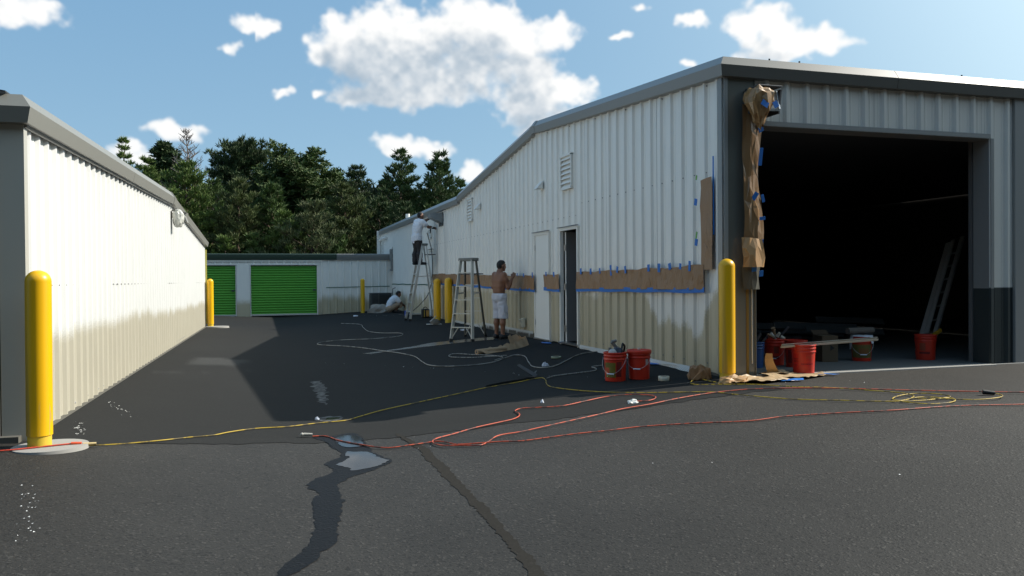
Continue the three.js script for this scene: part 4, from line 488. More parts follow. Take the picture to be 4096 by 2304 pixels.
// ---------- stepladders ----------
function stepladder(name, label, F, B, top, capW, m, shelf, mSide) {
  // F, B: feet of the front and rear rails [left, right]; top: cap centre
  const t = thing(name, label, 'stepladder', [top.x, gy(top.x), top.z]); const o = t.position, L = (v) => v.clone().sub(o);
  const w = F[1].clone().sub(F[0]).setY(0).normalize(), dep = V(w.z, 0, -w.x); if (dep.dot(B[0].clone().sub(F[0])) < 0) dep.negate();
  const ft = [-1, 1].map((s) => top.clone().addScaledVector(w, s * capW / 2).addScaledVector(dep, -0.06)), bt = [-1, 1].map((s) => top.clone().addScaledVector(w, s * capW / 2 * 0.95).addScaledVector(dep, 0.06));
  for (const i of [0, 1]) { part('front_rail', merge([beam(L(F[i]), L(ft[i]), 0.025, 0.075, w)]), m, t); part('rear_rail', merge([beam(L(B[i]), L(bt[i]), 0.025, 0.045, w)]), mSide || m, t); part('foot', beam(L(F[i]), L(F[i].clone().lerp(ft[i], 0.03)), 0.035, 0.09, w), M.black, t); part('foot', beam(L(B[i]), L(B[i].clone().lerp(bt[i], 0.03)), 0.035, 0.06, w), M.black, t); }
  const H = top.y - F[0].y, n = Math.round(H / 0.305) - 1;
  for (let k = 1; k <= n; k++) { const f = k * 0.3 / H, A = L(F[0].clone().lerp(ft[0], f)), C = L(F[1].clone().lerp(ft[1], f)); part('step', beam(A, C, 0.085, 0.022, dep), m, t); }
  for (let k = 1; k <= n - 1; k++) { const f = k * 0.305 / H, A = L(B[0].clone().lerp(bt[0], f)), C = L(B[1].clone().lerp(bt[1], f)); part('rear_bar', beam(A, C, 0.03, 0.022, dep), m, t); }
  const br = (a, c, d, e) => part('brace', rod(L(a), L(c), 0.011, 0.011, 6), m, t), mid = (P, Q, f) => P.clone().lerp(Q, f), cf = (f) => mid(mid(F[0], ft[0], f), mid(F[1], ft[1], f), 0.5);
  const cb = (f) => mid(mid(B[0], bt[0], f), mid(B[1], bt[1], f), 0.5), f1 = 0.3 / H; br(mid(F[0], ft[0], 0.02), mid(mid(F[0], ft[0], f1), mid(F[1], ft[1], f1), 0.3)); br(mid(F[1], ft[1], 0.02), mid(mid(F[0], ft[0], f1), mid(F[1], ft[1], f1), 0.7)); br(mid(B[0], bt[0], 0.02), mid(mid(B[0], bt[0], f1), mid(B[1], bt[1], f1), 0.3)); br(mid(B[1], bt[1], 0.02), mid(mid(B[0], bt[0], f1), mid(B[1], bt[1], f1), 0.7));
  for (const i of [0, 1]) part('spreader', beam(L(mid(F[i], ft[i], 0.58)), L(mid(B[i], bt[i], 0.58)), 0.006, 0.03, w), m, t);
  const cap = new RoundedBoxGeometry(capW + 0.1, 0.07, 0.2, 2, 0.015).applyMatrix4(new THREE.Matrix4().makeBasis(w, V(0, 1, 0), new THREE.Vector3().crossVectors(w, V(0, 1, 0)))).translate(top.x - o.x, top.y - o.y, top.z - o.z); part('top_cap', cap, mat([0.16, 0.165, 0.15], 0.6), t);
  const sh = new RoundedBoxGeometry(capW + 0.12, 0.025, 0.26, 2, 0.01).applyMatrix4(new THREE.Matrix4().makeBasis(w, V(0, 1, 0), new THREE.Vector3().crossVectors(w, V(0, 1, 0)))); const sc = mid(bt[0], bt[1], 0.5).addScaledVector(dep, shelf).setY(top.y - 0.32); part('pail_shelf', sh.translate(sc.x - o.x, sc.y - o.y, sc.z - o.z), M.dark, t);
  return t;
}
{
  const P = (x, z) => V(x, gy(x), z);
  stepladder('stepladder', 'paint spattered aluminium stepladder standing open in the middle of the alley', [P(4.02, -17.45), P(4.36, -16.86)], [P(4.56, -18.3), P(4.91, -17.8)], V(4.46, 1.70, -17.55), 0.36, M.aluDull, 0.04, mat([0.10, 0.10, 0.085], 0.6, { metalness: 0.2 }));
  stepladder('stepladder', 'tall aluminium stepladder at the wall carrying the painter in the white shirt', [P(4.58, -26.42), P(4.62, -25.86)], [P(5.48, -26.36), P(5.5, -25.9)], V(5.12, 2.40, -26.1), 0.34, M.alu, 0.17);
}
// ---------- buckets ----------
function printTex(lines, fg, w = 256, h = 128, bg = null) { const c = document.createElement('canvas'); c.width = w; c.height = h; const x = c.getContext('2d'); x.fillStyle = bg || '#c1241b'; x.fillRect(0, 0, w, h); x.fillStyle = fg; lines.forEach(([t, s, px, py, font]) => { x.font = `bold ${s}px ${font || 'sans-serif'}`; x.textAlign = 'center'; x.fillText(t, px, py); }); const t = new THREE.CanvasTexture(c); t.colorSpace = THREE.SRGBColorSpace; return t; }
const arc = (r0, r1, y0, y1, a, w, lift = 0.0015) => new THREE.CylinderGeometry(r1 + lift, r0 + lift, y1 - y0, 14, 1, true, a - w / 2, w).translate(0, (y0 + y1) / 2, 0);
const rAt = (y) => lerp(0.13, 0.146, y / 0.37);
function bucket(label, x, y, z, turn, opts = {}) {
  const t = thing('bucket', label, 'bucket', [x, y, z], turn, opts.group ?? 'red five gallon buckets'); const m = opts.mat || M.red;
  const prof = [[0, 0.006], [0.126, 0.006], [0.13, 0.0], [0.143, 0.27], [0.151, 0.272], [0.151, 0.285], [0.144, 0.287], [0.145, 0.315], [0.153, 0.317], [0.153, 0.328], [0.146, 0.33], [0.147, 0.352], [0.155, 0.354], [0.155, 0.368], [0.148, 0.37], [0.142, 0.366], [0.124, 0.02], [0, 0.02]];
  part('body', new THREE.LatheGeometry(prof.map(([a, b]) => new THREE.Vector2(a, b)), 40), m, t);
  if (opts.lid) part('lid', new THREE.LatheGeometry([[0, 0.362], [0.13, 0.362], [0.14, 0.372], [0.157, 0.375], [0.16, 0.36], [0.16, 0.335], [0.156, 0.333]].map(([a, b]) => new THREE.Vector2(a, b)), 40), m, t);
  if (opts.handle !== false) { const a = opts.handle ?? 0, dn = opts.drop ?? 0.22, c = new THREE.CatmullRomCurve3(Array.from({ length: 9 }, (_, k) => { const u = -1 + k / 4, ang = u * Math.PI / 2; return V(0.158 * Math.sin(ang), 0.30 - dn * Math.cos(ang), 0.02 + 0.155 * Math.cos(ang) * 1.02); })); const g = new THREE.TubeGeometry(c, 24, 0.0022, 5).rotateY(a); part('handle', g, M.steel, t); part('grip', rod(V(-0.045, 0.30 - dn, 0.178), V(0.045, 0.30 - dn, 0.178), 0.009).rotateY(a), M.rag, t); }
  (opts.prints || []).forEach(([name, y0, y1, a, w, mt]) => part(name, arc(rAt(y0), rAt(y1), y0, y1, a, w), mt, t));
  return t;
}
const dimPrint = mat([0.16, 0.012, 0.01], 0.45), logo = new THREE.MeshStandardMaterial({ map: printTex([['////', 76, 64, 92]], '#9c4a24', 128, 128, '#bb2d1c'), roughness: 0.45 }), brand = new THREE.MeshStandardMaterial({ map: printTex([['PORTERPAINTS', 32, 128, 42]], '#3a0c08', 256, 64), roughness: 0.45 }), side = new THREE.MeshStandardMaterial({ map: printTex([['PORTER', 34, 64, 90], ['PAINTS', 34, 64, 130], ['5 GAL', 28, 64, 190]], '#4a0e0a', 128, 256), roughness: 0.45 });
const oliveLabel = new THREE.MeshStandardMaterial({ map: (() => { const c = document.createElement('canvas'); c.width = 256; c.height = 320; const x = c.getContext('2d'); x.fillStyle = '#6b6420'; x.fillRect(0, 0, 256, 320); x.fillStyle = '#b7492c'; x.fillRect(10, 110, 110, 150); x.fillStyle = '#d98b6a'; x.beginPath(); x.moveTo(10, 170); x.lineTo(110, 250); x.lineTo(60, 260); x.lineTo(10, 240); x.fill(); x.fillStyle = '#4a4616'; for (let k = 0; k < 6; k++) x.fillRect(24, 22 + k * 13, 160 - (k * 37) % 60, 5); x.strokeStyle = '#b5ae8a'; x.lineWidth = 4; x.strokeRect(160, 246, 52, 40); for (let k = 0; k < 9; k++) x.fillRect(166 + k * 5, 252, 2 + k % 2, 28); x.fillStyle = '#cfc9a8'; x.fillRect(40, 288, 24, 18); const t = new THREE.CanvasTexture(c); t.colorSpace = THREE.SRGBColorSpace; return t; })(), roughness: 0.5 });
const toCam = (x, z) => Math.atan2(-x, -z);
{
  const y = (x) => gy(x) + 0.006, a1 = toCam(4.4, -9.6);
  bucket('red paint bucket with olive label and spray pump parts sticking out, outside by the wall', 4.4, y(4.4), -9.66, 0, { handle: a1 - 0.35, drop: 0.2, prints: [['label', 0.05, 0.24, a1 - 0.55, 1.15, oliveLabel], ['print', 0.06, 0.25, a1 + 0.35, 0.5, dimPrint]] });
  bucket('closed red bucket with a white sticker, right beside the bucket with pump parts', 4.72, y(4.72), -9.62, 0, { lid: true, handle: a1 - 0.2, drop: 0.16, prints: [['sticker', 0.19, 0.26, a1 + 0.75, 0.3, mat([0.45, 0.35, 0.33], 0.6)]] });
  // pump parts standing in the bucket
  const s = thing('paint_sprayer', 'grey spray pump parts and hose standing in the left red bucket', 'paint sprayer', [4.4, y(4.4), -9.66]), gm = mat([0.16, 0.16, 0.15], 0.5), bl = mat([0.07, 0.10, 0.14], 0.45);
  part('motor', merge([rod(V(0.0, 0.30, 0.0), V(0.02, 0.43, 0.01), 0.045, 0.04, 14), rod(V(0.03, 0.3, 0.03), V(0.06, 0.42, 0.02), 0.03, 0.025, 12)]), bl, s); part('arm', merge([rod(V(0.02, 0.42, 0), V(-0.05, 0.5, 0), 0.024, 0.022, 12), rod(V(-0.05, 0.5, 0), V(0.01, 0.515, 0.02), 0.022, 0.02, 12)]), gm, s); part('nozzle', rod(V(-0.08, 0.3, 0.02), V(-0.085, 0.43, 0.02), 0.018, 0.02, 10), gm, s);
  part('tube', new THREE.TubeGeometry(new THREE.CatmullRomCurve3([V(0.07, 0.3, 0.05), V(0.085, 0.42, 0.02), V(0.11, 0.47, -0.01), V(0.14, 0.44, -0.02), V(0.14, 0.36, -0.04)]), 20, 0.014, 8), M.black, s); part('cup', new THREE.SphereGeometry(0.055, 14, 8, 0, 7, 0, 1.6).translate(-0.06, 0.36, 0.05), mat([0.4, 0.4, 0.4], 0.5), s); part('paint_rag', new THREE.SphereGeometry(0.1, 12, 6, 0, 7, 0, 0.9).scale(1, 0.5, 1).translate(0.02, 0.3, 0.02), mat([0.3, 0.32, 0.36], 0.8), s);
  const put = new THREE.CylinderGeometry(0.02, 0.02, 0.02, 12); const cp = solo('cap', put, M.aluDull, 'small cap on the lid of the closed red bucket', 'cap'); cp.position.set(4.74, y(4.72) + 0.384, -9.66);
  const f = 0.012, c2 = toCam(6.75, -9);
  bucket('bright red bucket with black lettering standing on the sill in the garage opening', 6.76, 0.008, -8.98, 0, { handle: false, prints: [['print', 0.10, 0.145, c2 + 0.35, 1.3, brand], ['print', 0.17, 0.26, c2 + 0.5, 0.6, logo], ['print', 0.05, 0.25, c2 - 0.75, 0.55, side]] });
  bucket('red bucket with pale scraps on top and hanging white grip, left in the garage', 7.0, f, -9.95, 0, { handle: toCam(7, -9.95) - 0.1, drop: 0.2, prints: [['print', 0.17, 0.26, toCam(7, -10) + 0.2, 0.5, mat([0.2, 0.03, 0.015], 0.5)], ['print', 0.09, 0.13, toCam(7, -10), 1.0, dimPrint]] });
  bucket('dim red bucket just behind the bright lettered bucket in the garage', 7.1, f, -9.6, 0, { handle: false, prints: [['print', 0.06, 0.24, toCam(7.1, -9.6) - 0.6, 0.4, dimPrint]] });
  bucket('red bucket with olive band and white rag over it, middle of the garage', 8.5, f, -9.95, 0, { handle: toCam(8.5, -9.95) + 0.15, drop: 0.2, prints: [['label', 0.05, 0.245, toCam(8.5, -9.95), 2.3, M.olive], ['label', 0.09, 0.19, toCam(8.5, -9.95) + 0.25, 1.0, mat([0.2, 0.085, 0.025], 0.5)]] });
  bucket('red bucket at the right of the garage with a yellow stick poking out', 9.48, f, -9.75, 0, { handle: false, prints: [['print', 0.14, 0.25, toCam(9.5, -9.75) - 0.3, 0.6, mat([0.28, 0.05, 0.02], 0.5)], ['print', 0.09, 0.12, toCam(9.5, -9.75) - 0.1, 1.1, dimPrint]] });
  const blue = bucket('blue bucket crammed with tools behind the corner pillar', 6.52, f, -9.75, 0, { handle: false, mat: mat([0.012, 0.06, 0.19], 0.4), group: 'blue bucket' }); delete blue.userData.group; blue.scale.set(1, 0.95, 1);
  const lumpy = (name, label, cat, x, y0, z, n, spread, cols, seed) => { const t = thing(name, label, cat, [x, y0, z]), r = rng(seed); for (let k = 0; k < n; k++) { const a = V((r() - 0.5) * spread, r() * 0.05, (r() - 0.5) * spread), b = a.clone().add(V((r() - 0.5) * 0.22, 0.02 + r() * 0.12, (r() - 0.5) * 0.1)); part('tool', rod(a, b, 0.012 + 0.02 * r(), 0.012 + 0.02 * r(), 8), cols[k % cols.length], t); } return t; };
  lumpy('tool_pile', 'jumble of pale tools and rollers in the blue bucket', 'tools', 6.52, 0.34, -9.75, 9, 0.2, [M.aluDull, M.rag, M.dark, M.dark], 3); lumpy('scrap_pile', 'pale scraps heaped on the left garage bucket', 'scraps', 7.0, 0.37, -9.95, 8, 0.22, [M.aluDull, M.cream, M.wood, M.dark], 6);
  // board over two buckets, box, rag, paper roll, yellow stick
  solo('board', (() => { const A = V(6.42, 0.365, -8.98), B = V(7.92, 0.415, -8.98); return merge([beam(A, B, 0.005, 0.06, V(0, 0.6, -0.8)), beam(A.clone().add(V(0, -0.012, 0.024)), B.clone().add(V(0, -0.012, 0.024)), 0.028, 0.005, V(0, 0.8, 0.6))]); })(), mat([0.5, 0.46, 0.38], 0.6), 'long pale strip of trim lying across the bright red bucket', 'board');
  const cb = thing('cardboard_box', 'brown cardboard box standing between the red garage buckets', 'box', [7.98, f, -10.1], -0.2); part('carton', box(0.24, 0.38, 0.3, 0, 0.19, 0), mat([0.10, 0.07, 0.04], 0.85), cb); part('flap', box(0.24, 0.012, 0.12).rotateX(0.5).translate(0, 0.41, -0.17), mat([0.09, 0.06, 0.035], 0.85), cb); part('print', tris([0.0, 0.16, 0.153, 0.07, 0.2, 0.153, 0.0, 0.25, 0.153]), M.black, cb);
  { const P = [], n = 26; const q = (k, j) => { const a = k / n * Math.PI * 2, rel = Math.atan2(Math.sin(a + 0.7), Math.cos(a + 0.7)), drop = [0, 0.005, Math.abs(rel) < 0.9 ? 0.02 : rel > 0 && rel < 1.7 ? 0.11 + 0.07 * n2(k, 4) : rel < 0 && rel > -1.75 ? 0.2 + 0.04 * n2(k, 3) : 0.05][j], rr = [0.06, 0.156, 0.162 + 0.012 * n2(k, 2)][j]; return [rr * Math.sin(a), 0.376 - drop + 0.008 * n2(k, 9), rr * Math.cos(a)]; }; for (let k = 0; k < n; k++) { for (let j = 0; j < 2; j++) { const a = q(k, j), b = q((k + 1) % n, j), c = q((k + 1) % n, j + 1), d = q(k, j + 1); P.push(...a, ...b, ...c, ...a, ...c, ...d); } } const m = solo('rag', tris(P), M.rag, 'white rag draped over the olive banded garage bucket', 'rag'); m.position.set(8.5, f, -9.95);  }
  const pr = thing('paper_roll', 'grey paper roll lying on the olive banded garage bucket', 'paper roll', [8.5, 0.45, -9.98]); part('roll', rod(V(-0.22, 0, 0), V(0.24, 0, -0.02), 0.048, 0.048, 18), mat([0.14, 0.12, 0.10], 0.8), pr); part('core', rod(V(0.235, 0, -0.02), V(0.243, 0, -0.02), 0.02), M.black, pr);
  solo('level', beam(V(9.38, 0.2, -9.8), V(9.92, 0.43, -9.9), 0.05, 0.03, V(0, 1, 0)), mat([0.5, 0.27, 0.02], 0.5), 'yellow stick leaning out of the right garage bucket', 'level');
  // extension ladder leaning in the garage
  const el = thing('ladder', 'aluminium extension ladder leaning up in the right of the garage', 'ladder', [9.6, f, -11.0]); { const A = [V(0.98, 0, -0.05), V(1.36, 0, -0.15)], B = [V(2.6, 1.85, -1.0), V(2.98, 1.92, -1.06)]; const w = A[1].clone().sub(A[0]).normalize(); const am = mat([0.55, 0.55, 0.53], 0.5); for (const i of [0, 1]) { part('rail', beam(A[i], B[i], 0.03, 0.085, w), am, el); part('fly_rail', beam(A[i].clone().lerp(B[i], 0.12).add(V(i ? -0.05 : 0.05, 0.05, 0.06)), B[i].clone().add(V(i ? -0.05 : 0.05, 0.05, 0.06)), 0.025, 0.07, w), am, el); } for (let k = 1; k < 8; k++) part('rung', rod(A[0].clone().lerp(B[0], k / 8), A[1].clone().lerp(B[1], k / 8), 0.018), am, el); }
  // lumber and metal scrap deep inside
  { const r = rng(31); for (let k = 0; k < 9; k++) { const x = 7.4 + k * 0.36 + r() * 0.3, y0 = 0.04 + (k % 3) * 0.11 + r() * 0.08, z = -12.1 - r() * 1.0; const words = ['lowest left', 'second from left', 'upper left', 'middle left', 'centre', 'middle right', 'upper right', 'second from right', 'lowest right']; solo('plank', beam(V(x - 0.9 + r() * 0.3, y0 + 0.12, z), V(x + 0.9, y0 + 0.02 + r() * 0.05, z + 0.4 * (r() - 0.5)), 0.03, 0.12, V(0, 0.5, 0.85)), mat([0.09, 0.10, 0.10], 0.7), `dim grey plank of the pile deep in the garage, ${words[k]}`, 'plank', 'planks piled in the garage'); } }
}
// ---------- condenser unit, small tools ----------
{
  const a = thing('air_conditioner', 'dark condenser unit standing in the far corner behind the beige cloths', 'air conditioner', [4.85, gy(4.85), -34.0]), dk = mat([0.03, 0.036, 0.036], 0.55);
  part('cabinet', rbox(0.84, 0.74, 0.8, 0.06, 0, 0.39, 0), dk, a); part('base', rbox(0.95, 0.06, 0.9, 0.01, 0, 0.01, 0), M.concrete, a); part('top_panel', rbox(0.86, 0.03, 0.82, 0.012, 0, 0.77, 0), mat([0.05, 0.055, 0.055], 0.5), a); part('corner_post', box(0.04, 0.72, 0.03, -0.12, 0.39, 0.405), mat([0.06, 0.065, 0.06], 0.5), a);
  for (let k = 0; k < 14; k++) part('louvre', box(0.48, 0.012, 0.02).rotateX(0.5).translate(0.14, 0.09 + k * 0.046, 0.405), mat([0.02, 0.022, 0.022], 0.5), a); for (let k = 0; k < 14; k++) part('louvre', box(0.24, 0.012, 0.02).rotateX(0.5).translate(-0.27, 0.09 + k * 0.046, 0.405), mat([0.04, 0.045, 0.045], 0.5), a);
  part('pipe', merge([rod(V(0.46, 0.2, 0.1), V(0.5, 0.95, 0.1), 0.022), rod(V(0.5, 0.95, 0.1), V(0.62, 1.0, 0.1), 0.022)]), M.trimBlue, a); 
  const l = thing('case', 'small black and yellow case on the ground near the far door', 'case', [5.35, gy(5.35), -27.0]); part('shell', rbox(0.26, 0.3, 0.2, 0.04, 0, 0.16, 0), M.black, l); part('side_panel', rbox(0.1, 0.2, 0.02, 0.008, 0.06, 0.16, 0.1), mat([0.45, 0.25, 0.06], 0.5), l); part('stripe', box(0.02, 0.24, 0.014, -0.05, 0.16, 0.1), mat([0.6, 0.45, 0.05], 0.5), l); part('handle', new THREE.TorusGeometry(0.07, 0.012, 6, 14, Math.PI).translate(0, 0.3, 0), M.black, l);
  const d = thing('sander', 'small dirty tool on a flat plate lying between the ladders', 'tool', [4.83, gy(4.83), -23.1]); part('plate', box(0.42, 0.02, 0.2, 0, 0.03, 0), mat([0.5, 0.5, 0.47], 0.5), d); part('body', new THREE.SphereGeometry(0.15, 14, 8, 0, 7, 0, 1.6).scale(1, 1.05, 0.8).translate(0.03, 0.03, 0), mat([0.12, 0.11, 0.09], 0.8), d); part('handle', rod(V(-0.12, 0.1, 0.02), V(0.06, 0.26, 0.02), 0.02), mat([0.4, 0.4, 0.38], 0.5), d);
  const p = thing('paint_tray', 'flat pale board and small blue can at the wall foot behind the tall ladder', 'paint tray', [5.35, gy(5.35), -29.2]); part('tray', rbox(0.62, 0.05, 0.3, 0.01, 0.1, 0.05, 0), mat([0.4, 0.38, 0.34], 0.7), p); part('can', cyl(0.06, 0.06, 0.17, -0.28, 0.01, 0.1, 16), mat([0.03, 0.08, 0.4], 0.4), p);
  const w = thing('wall_light', 'flood light wrapped in clear plastic high on the sunlit left wall', 'wall light', [-1.74, 2.62, -18.65], -0.02); part('housing', merge([box(0.3, 0.02, 0.34).rotateZ(-0.2).translate(0.17, 0.12, -0.04), box(0.02, 0.22, 0.32).rotateZ(0.35).translate(0.27, 0.0, -0.04), box(0.2, 0.1, 0.1, 0.1, 0.05, 0)]), mat([0.2, 0.2, 0.18], 0.4), w); part('lens', box(0.012, 0.2, 0.28).rotateZ(0.35).translate(0.285, -0.01, -0.04), mat([0.5, 0.5, 0.48], 0.2), w);
  { const g = new THREE.IcosahedronGeometry(1, 3), q = g.attributes.position; for (let k = 0; k < q.count; k++) { const x = q.getX(k), y = q.getY(k), z = q.getZ(k), n = 0.75 + 0.4 * n3(x * 2.4 + 2, y * 2.4, z * 2.4) + 0.15 * n3(x * 6, y * 6, z * 6 + 8); q.setXYZ(k, 0.15 + x * 0.125 * n, -0.02 + y * 0.18 * n, 0.10 + z * 0.11 * n); } g.computeVertexNormals(); part('plastic_wrap', g, mat([0.55, 0.55, 0.5], 0.35, { side: THREE.DoubleSide }), w); }
}
// ---------- people: one continuous surface from a skeleton ----------
function nets(f, lo, hi, cell) {                       // surface nets over a signed distance field
  const n = [0, 1, 2].map((k) => Math.ceil((hi[k] - lo[k]) / cell) + 1), [nx, ny, nz] = n, F = new Float32Array(nx * ny * nz), id = (i, j, k) => i + nx * (j + ny * k), at = (i, j, k) => [lo[0] + i * cell, lo[1] + j * cell, lo[2] + k * cell];
  for (let k = 0; k < nz; k++) for (let j = 0; j < ny; j++) for (let i = 0; i < nx; i++) F[id(i, j, k)] = f(lo[0] + i * cell, lo[1] + j * cell, lo[2] + k * cell);
  const vid = new Int32Array(nx * ny * nz).fill(-1), P = [], I = [];
  for (let k = 0; k < nz - 1; k++) for (let j = 0; j < ny - 1; j++) for (let i = 0; i < nx - 1; i++) {
    let c = 0, x = 0, y = 0, z = 0, inside = 0; const v = [];
    for (let q = 0; q < 8; q++) { const w = F[id(i + (q & 1), j + ((q >> 1) & 1), k + (q >> 2))]; v.push(w); if (w < 0) inside++; }
    if (!inside || inside === 8) continue;
    for (const [a, b] of [[0, 1], [2, 3], [4, 5], [6, 7], [0, 2], [1, 3], [4, 6], [5, 7], [0, 4], [1, 5], [2, 6], [3, 7]]) if ((v[a] < 0) !== (v[b] < 0)) { const t = v[a] / (v[a] - v[b]); x += lerp(a & 1, b & 1, t); y += lerp((a >> 1) & 1, (b >> 1) & 1, t); z += lerp(a >> 2, b >> 2, t); c++; }
    const o = at(i, j, k); vid[id(i, j, k)] = P.length / 3; P.push(o[0] + x / c * cell, o[1] + y / c * cell, o[2] + z / c * cell);
  }
  const quad = (a, b, c, d, flip) => { if (a < 0 || b < 0 || c < 0 || d < 0) return; if (flip) I.push(a, c, b, a, d, c); else I.push(a, b, c, a, c, d); };
  for (let k = 1; k < nz - 1; k++) for (let j = 1; j < ny - 1; j++) for (let i = 1; i < nx - 1; i++) {
    const s = F[id(i, j, k)] < 0;
    if (s !== F[id(i + 1, j, k)] < 0) quad(vid[id(i, j - 1, k - 1)], vid[id(i, j, k - 1)], vid[id(i, j, k)], vid[id(i, j - 1, k)], !s);
    if (s !== F[id(i, j + 1, k)] < 0) quad(vid[id(i - 1, j, k - 1)], vid[id(i - 1, j, k)], vid[id(i, j, k)], vid[id(i, j, k - 1)], !s);
    if (s !== F[id(i, j, k + 1)] < 0) quad(vid[id(i - 1, j - 1, k)], vid[id(i, j - 1, k)], vid[id(i, j, k)], vid[id(i - 1, j, k)], !s);
  }
  const g = new THREE.BufferGeometry(); g.setAttribute('position', new THREE.Float32BufferAttribute(P, 3)); g.setIndex(I); g.computeVertexNormals(); return g;
}
const smin = (a, b, k) => { const h = Math.max(0, k - Math.abs(a - b)) / k; return Math.min(a, b) - h * h * k * 0.25; };
function cap(b, x, y, z) { const [ax, ay, az, bx, by, bz, ra, rb] = b, ux = bx - ax, uy = by - ay, uz = bz - az, L = ux * ux + uy * uy + uz * uz || 1e-9; let t = ((x - ax) * ux + (y - ay) * uy + (z - az) * uz) / L; t = t < 0 ? 0 : t > 1 ? 1 : t; const dx = x - ax - ux * t, dy = y - ay - uy * t, dz = z - az - uz * t; return Math.sqrt(dx * dx + dy * dy + dz * dz) - ra - (rb - ra) * t; }
const field = (bones, k) => (x, y, z) => { let d = 9; for (const b of bones) d = smin(d, cap(b, x, y, z), k); return d; };
const bone = (A, B, ra, rb = ra) => [A.x, A.y, A.z, B.x, B.y, B.z, ra, rb];
function bounds(bones, pad) { const lo = [9, 9, 9], hi = [-9, -9, -9]; for (const b of bones) for (const o of [0, 3]) for (let k = 0; k < 3; k++) { const r = Math.max(b[6], b[7]) + pad; lo[k] = Math.min(lo[k], b[o + k] - r); hi[k] = Math.max(hi[k], b[o + k] + r); } return [lo, hi]; }
// local axes of a person: x forward, y up, z to the right
function headGeo(at, yaw, pitch, kind) {
  const m = new THREE.Matrix4().makeRotationFromEuler(new THREE.Euler(0, yaw, pitch, 'YZX')).setPosition(at);
  const ell = (x, y, z, a, b, c) => { const q = Math.sqrt((x / a) ** 2 + (y / b) ** 2 + (z / c) ** 2); return (q - 1) * Math.min(a, b, c); };
  const bs = [[0.03, -0.055, 0, 0.066, -0.088, 0, 0.048, 0.03], [0.088, 0.008, 0, 0.106, -0.028, 0, 0.009, 0.014], [0.078, 0.022, -0.035, 0.078, 0.022, 0.035, 0.013, 0.013], [0.088, -0.055, -0.018, 0.088, -0.055, 0.018, 0.010, 0.010], [-0.01, -0.06, 0, -0.02, -0.14, 0, 0.054, 0.056]];
  const skull = (x, y, z) => ell(x, y - 0.012, z, 0.098, 0.104, 0.076);
  const head = (x, y, z) => { let d = skull(x, y, z); for (const b of bs) d = smin(d, cap(b, x, y, z), 0.022); for (const s of [-1, 1]) { d = smin(d, ell(x + 0.005, y + 0.008, z - s * 0.079, 0.02, 0.032, 0.011), 0.008); d = Math.max(d, -(Math.hypot(x - 0.101, y - 0.003, z - s * 0.032) - 0.015)); } return d; };
  const hair = (x, y, z) => { const w = 0.005 * (n3(x * 70 + 9, y * 70, z * 70) - 0.3); const d = ell(x, y - 0.014, z, 0.107, 0.113, 0.085) - w; return Math.max(d, -(0.66 * y - 0.75 * x + 0.012 + (Math.abs(z) > 0.06 && x > -0.02 ? -0.02 : 0)), -(skull(x, y, z) + 0.012)); };
  const g = kind === 'hair' ? nets(hair, [-0.14, -0.14, -0.11], [0.13, 0.15, 0.11], 0.006) : nets(head, [-0.13, -0.17, -0.12], [0.14, 0.13, 0.12], 0.0055);
  return g.applyMatrix4(m);
}
const eyes = (at, yaw, pitch) => { const m = new THREE.Matrix4().makeRotationFromEuler(new THREE.Euler(0, yaw, pitch, 'YZX')).setPosition(at); return merge([-1, 1].map((s) => new THREE.SphereGeometry(0.0125, 10, 8).translate(0.083, 0.003, s * 0.032))).applyMatrix4(m); };
function handGeo(wrist, dir, palmN, curl, thumbSide) {   // dir: towards the knuckles; palmN: out of the palm
  const y = dir.clone().normalize(), z = palmN.clone().addScaledVector(y, -palmN.dot(y)).normalize(), x = new THREE.Vector3().crossVectors(y, z).multiplyScalar(thumbSide), p = (a, b, c) => wrist.clone().addScaledVector(x, a).addScaledVector(y, b).addScaledVector(z, c), B = [];
  B.push(bone(p(0, -0.02, 0), p(0, 0.03, 0), 0.026, 0.03)); for (const a of [-0.027, -0.009, 0.009, 0.027]) B.push(bone(p(a * 0.6, 0.02, 0), p(a, 0.085, 0), 0.017, 0.0115));
  [[-0.03, 0.056], [-0.01, 0.072], [0.011, 0.078], [0.031, 0.07]].forEach(([a, L]) => { let o = p(a, 0.09, 0), ang = curl * 0.4; const seg = [0.45, 0.32, 0.23]; seg.forEach((q, k) => { const d = y.clone().multiplyScalar(Math.cos(ang)).addScaledVector(z, Math.sin(ang)), e = o.clone().addScaledVector(d, L * q); B.push(bone(o, e, 0.0095 - k * 0.001, 0.0088 - k * 0.001)); o = e; ang += curl; }); });
  const t0 = p(0.03, 0.03, 0.008), t1 = p(0.052, 0.062, 0.022), t2 = p(0.045, 0.09, 0.036 + 0.01 * curl); B.push(bone(t0, t1, 0.014, 0.011), bone(t1, t2, 0.011, 0.009)); const [lo, hi] = bounds(B, 0.012); return nets(field(B, 0.009), lo, hi, 0.0042);
}
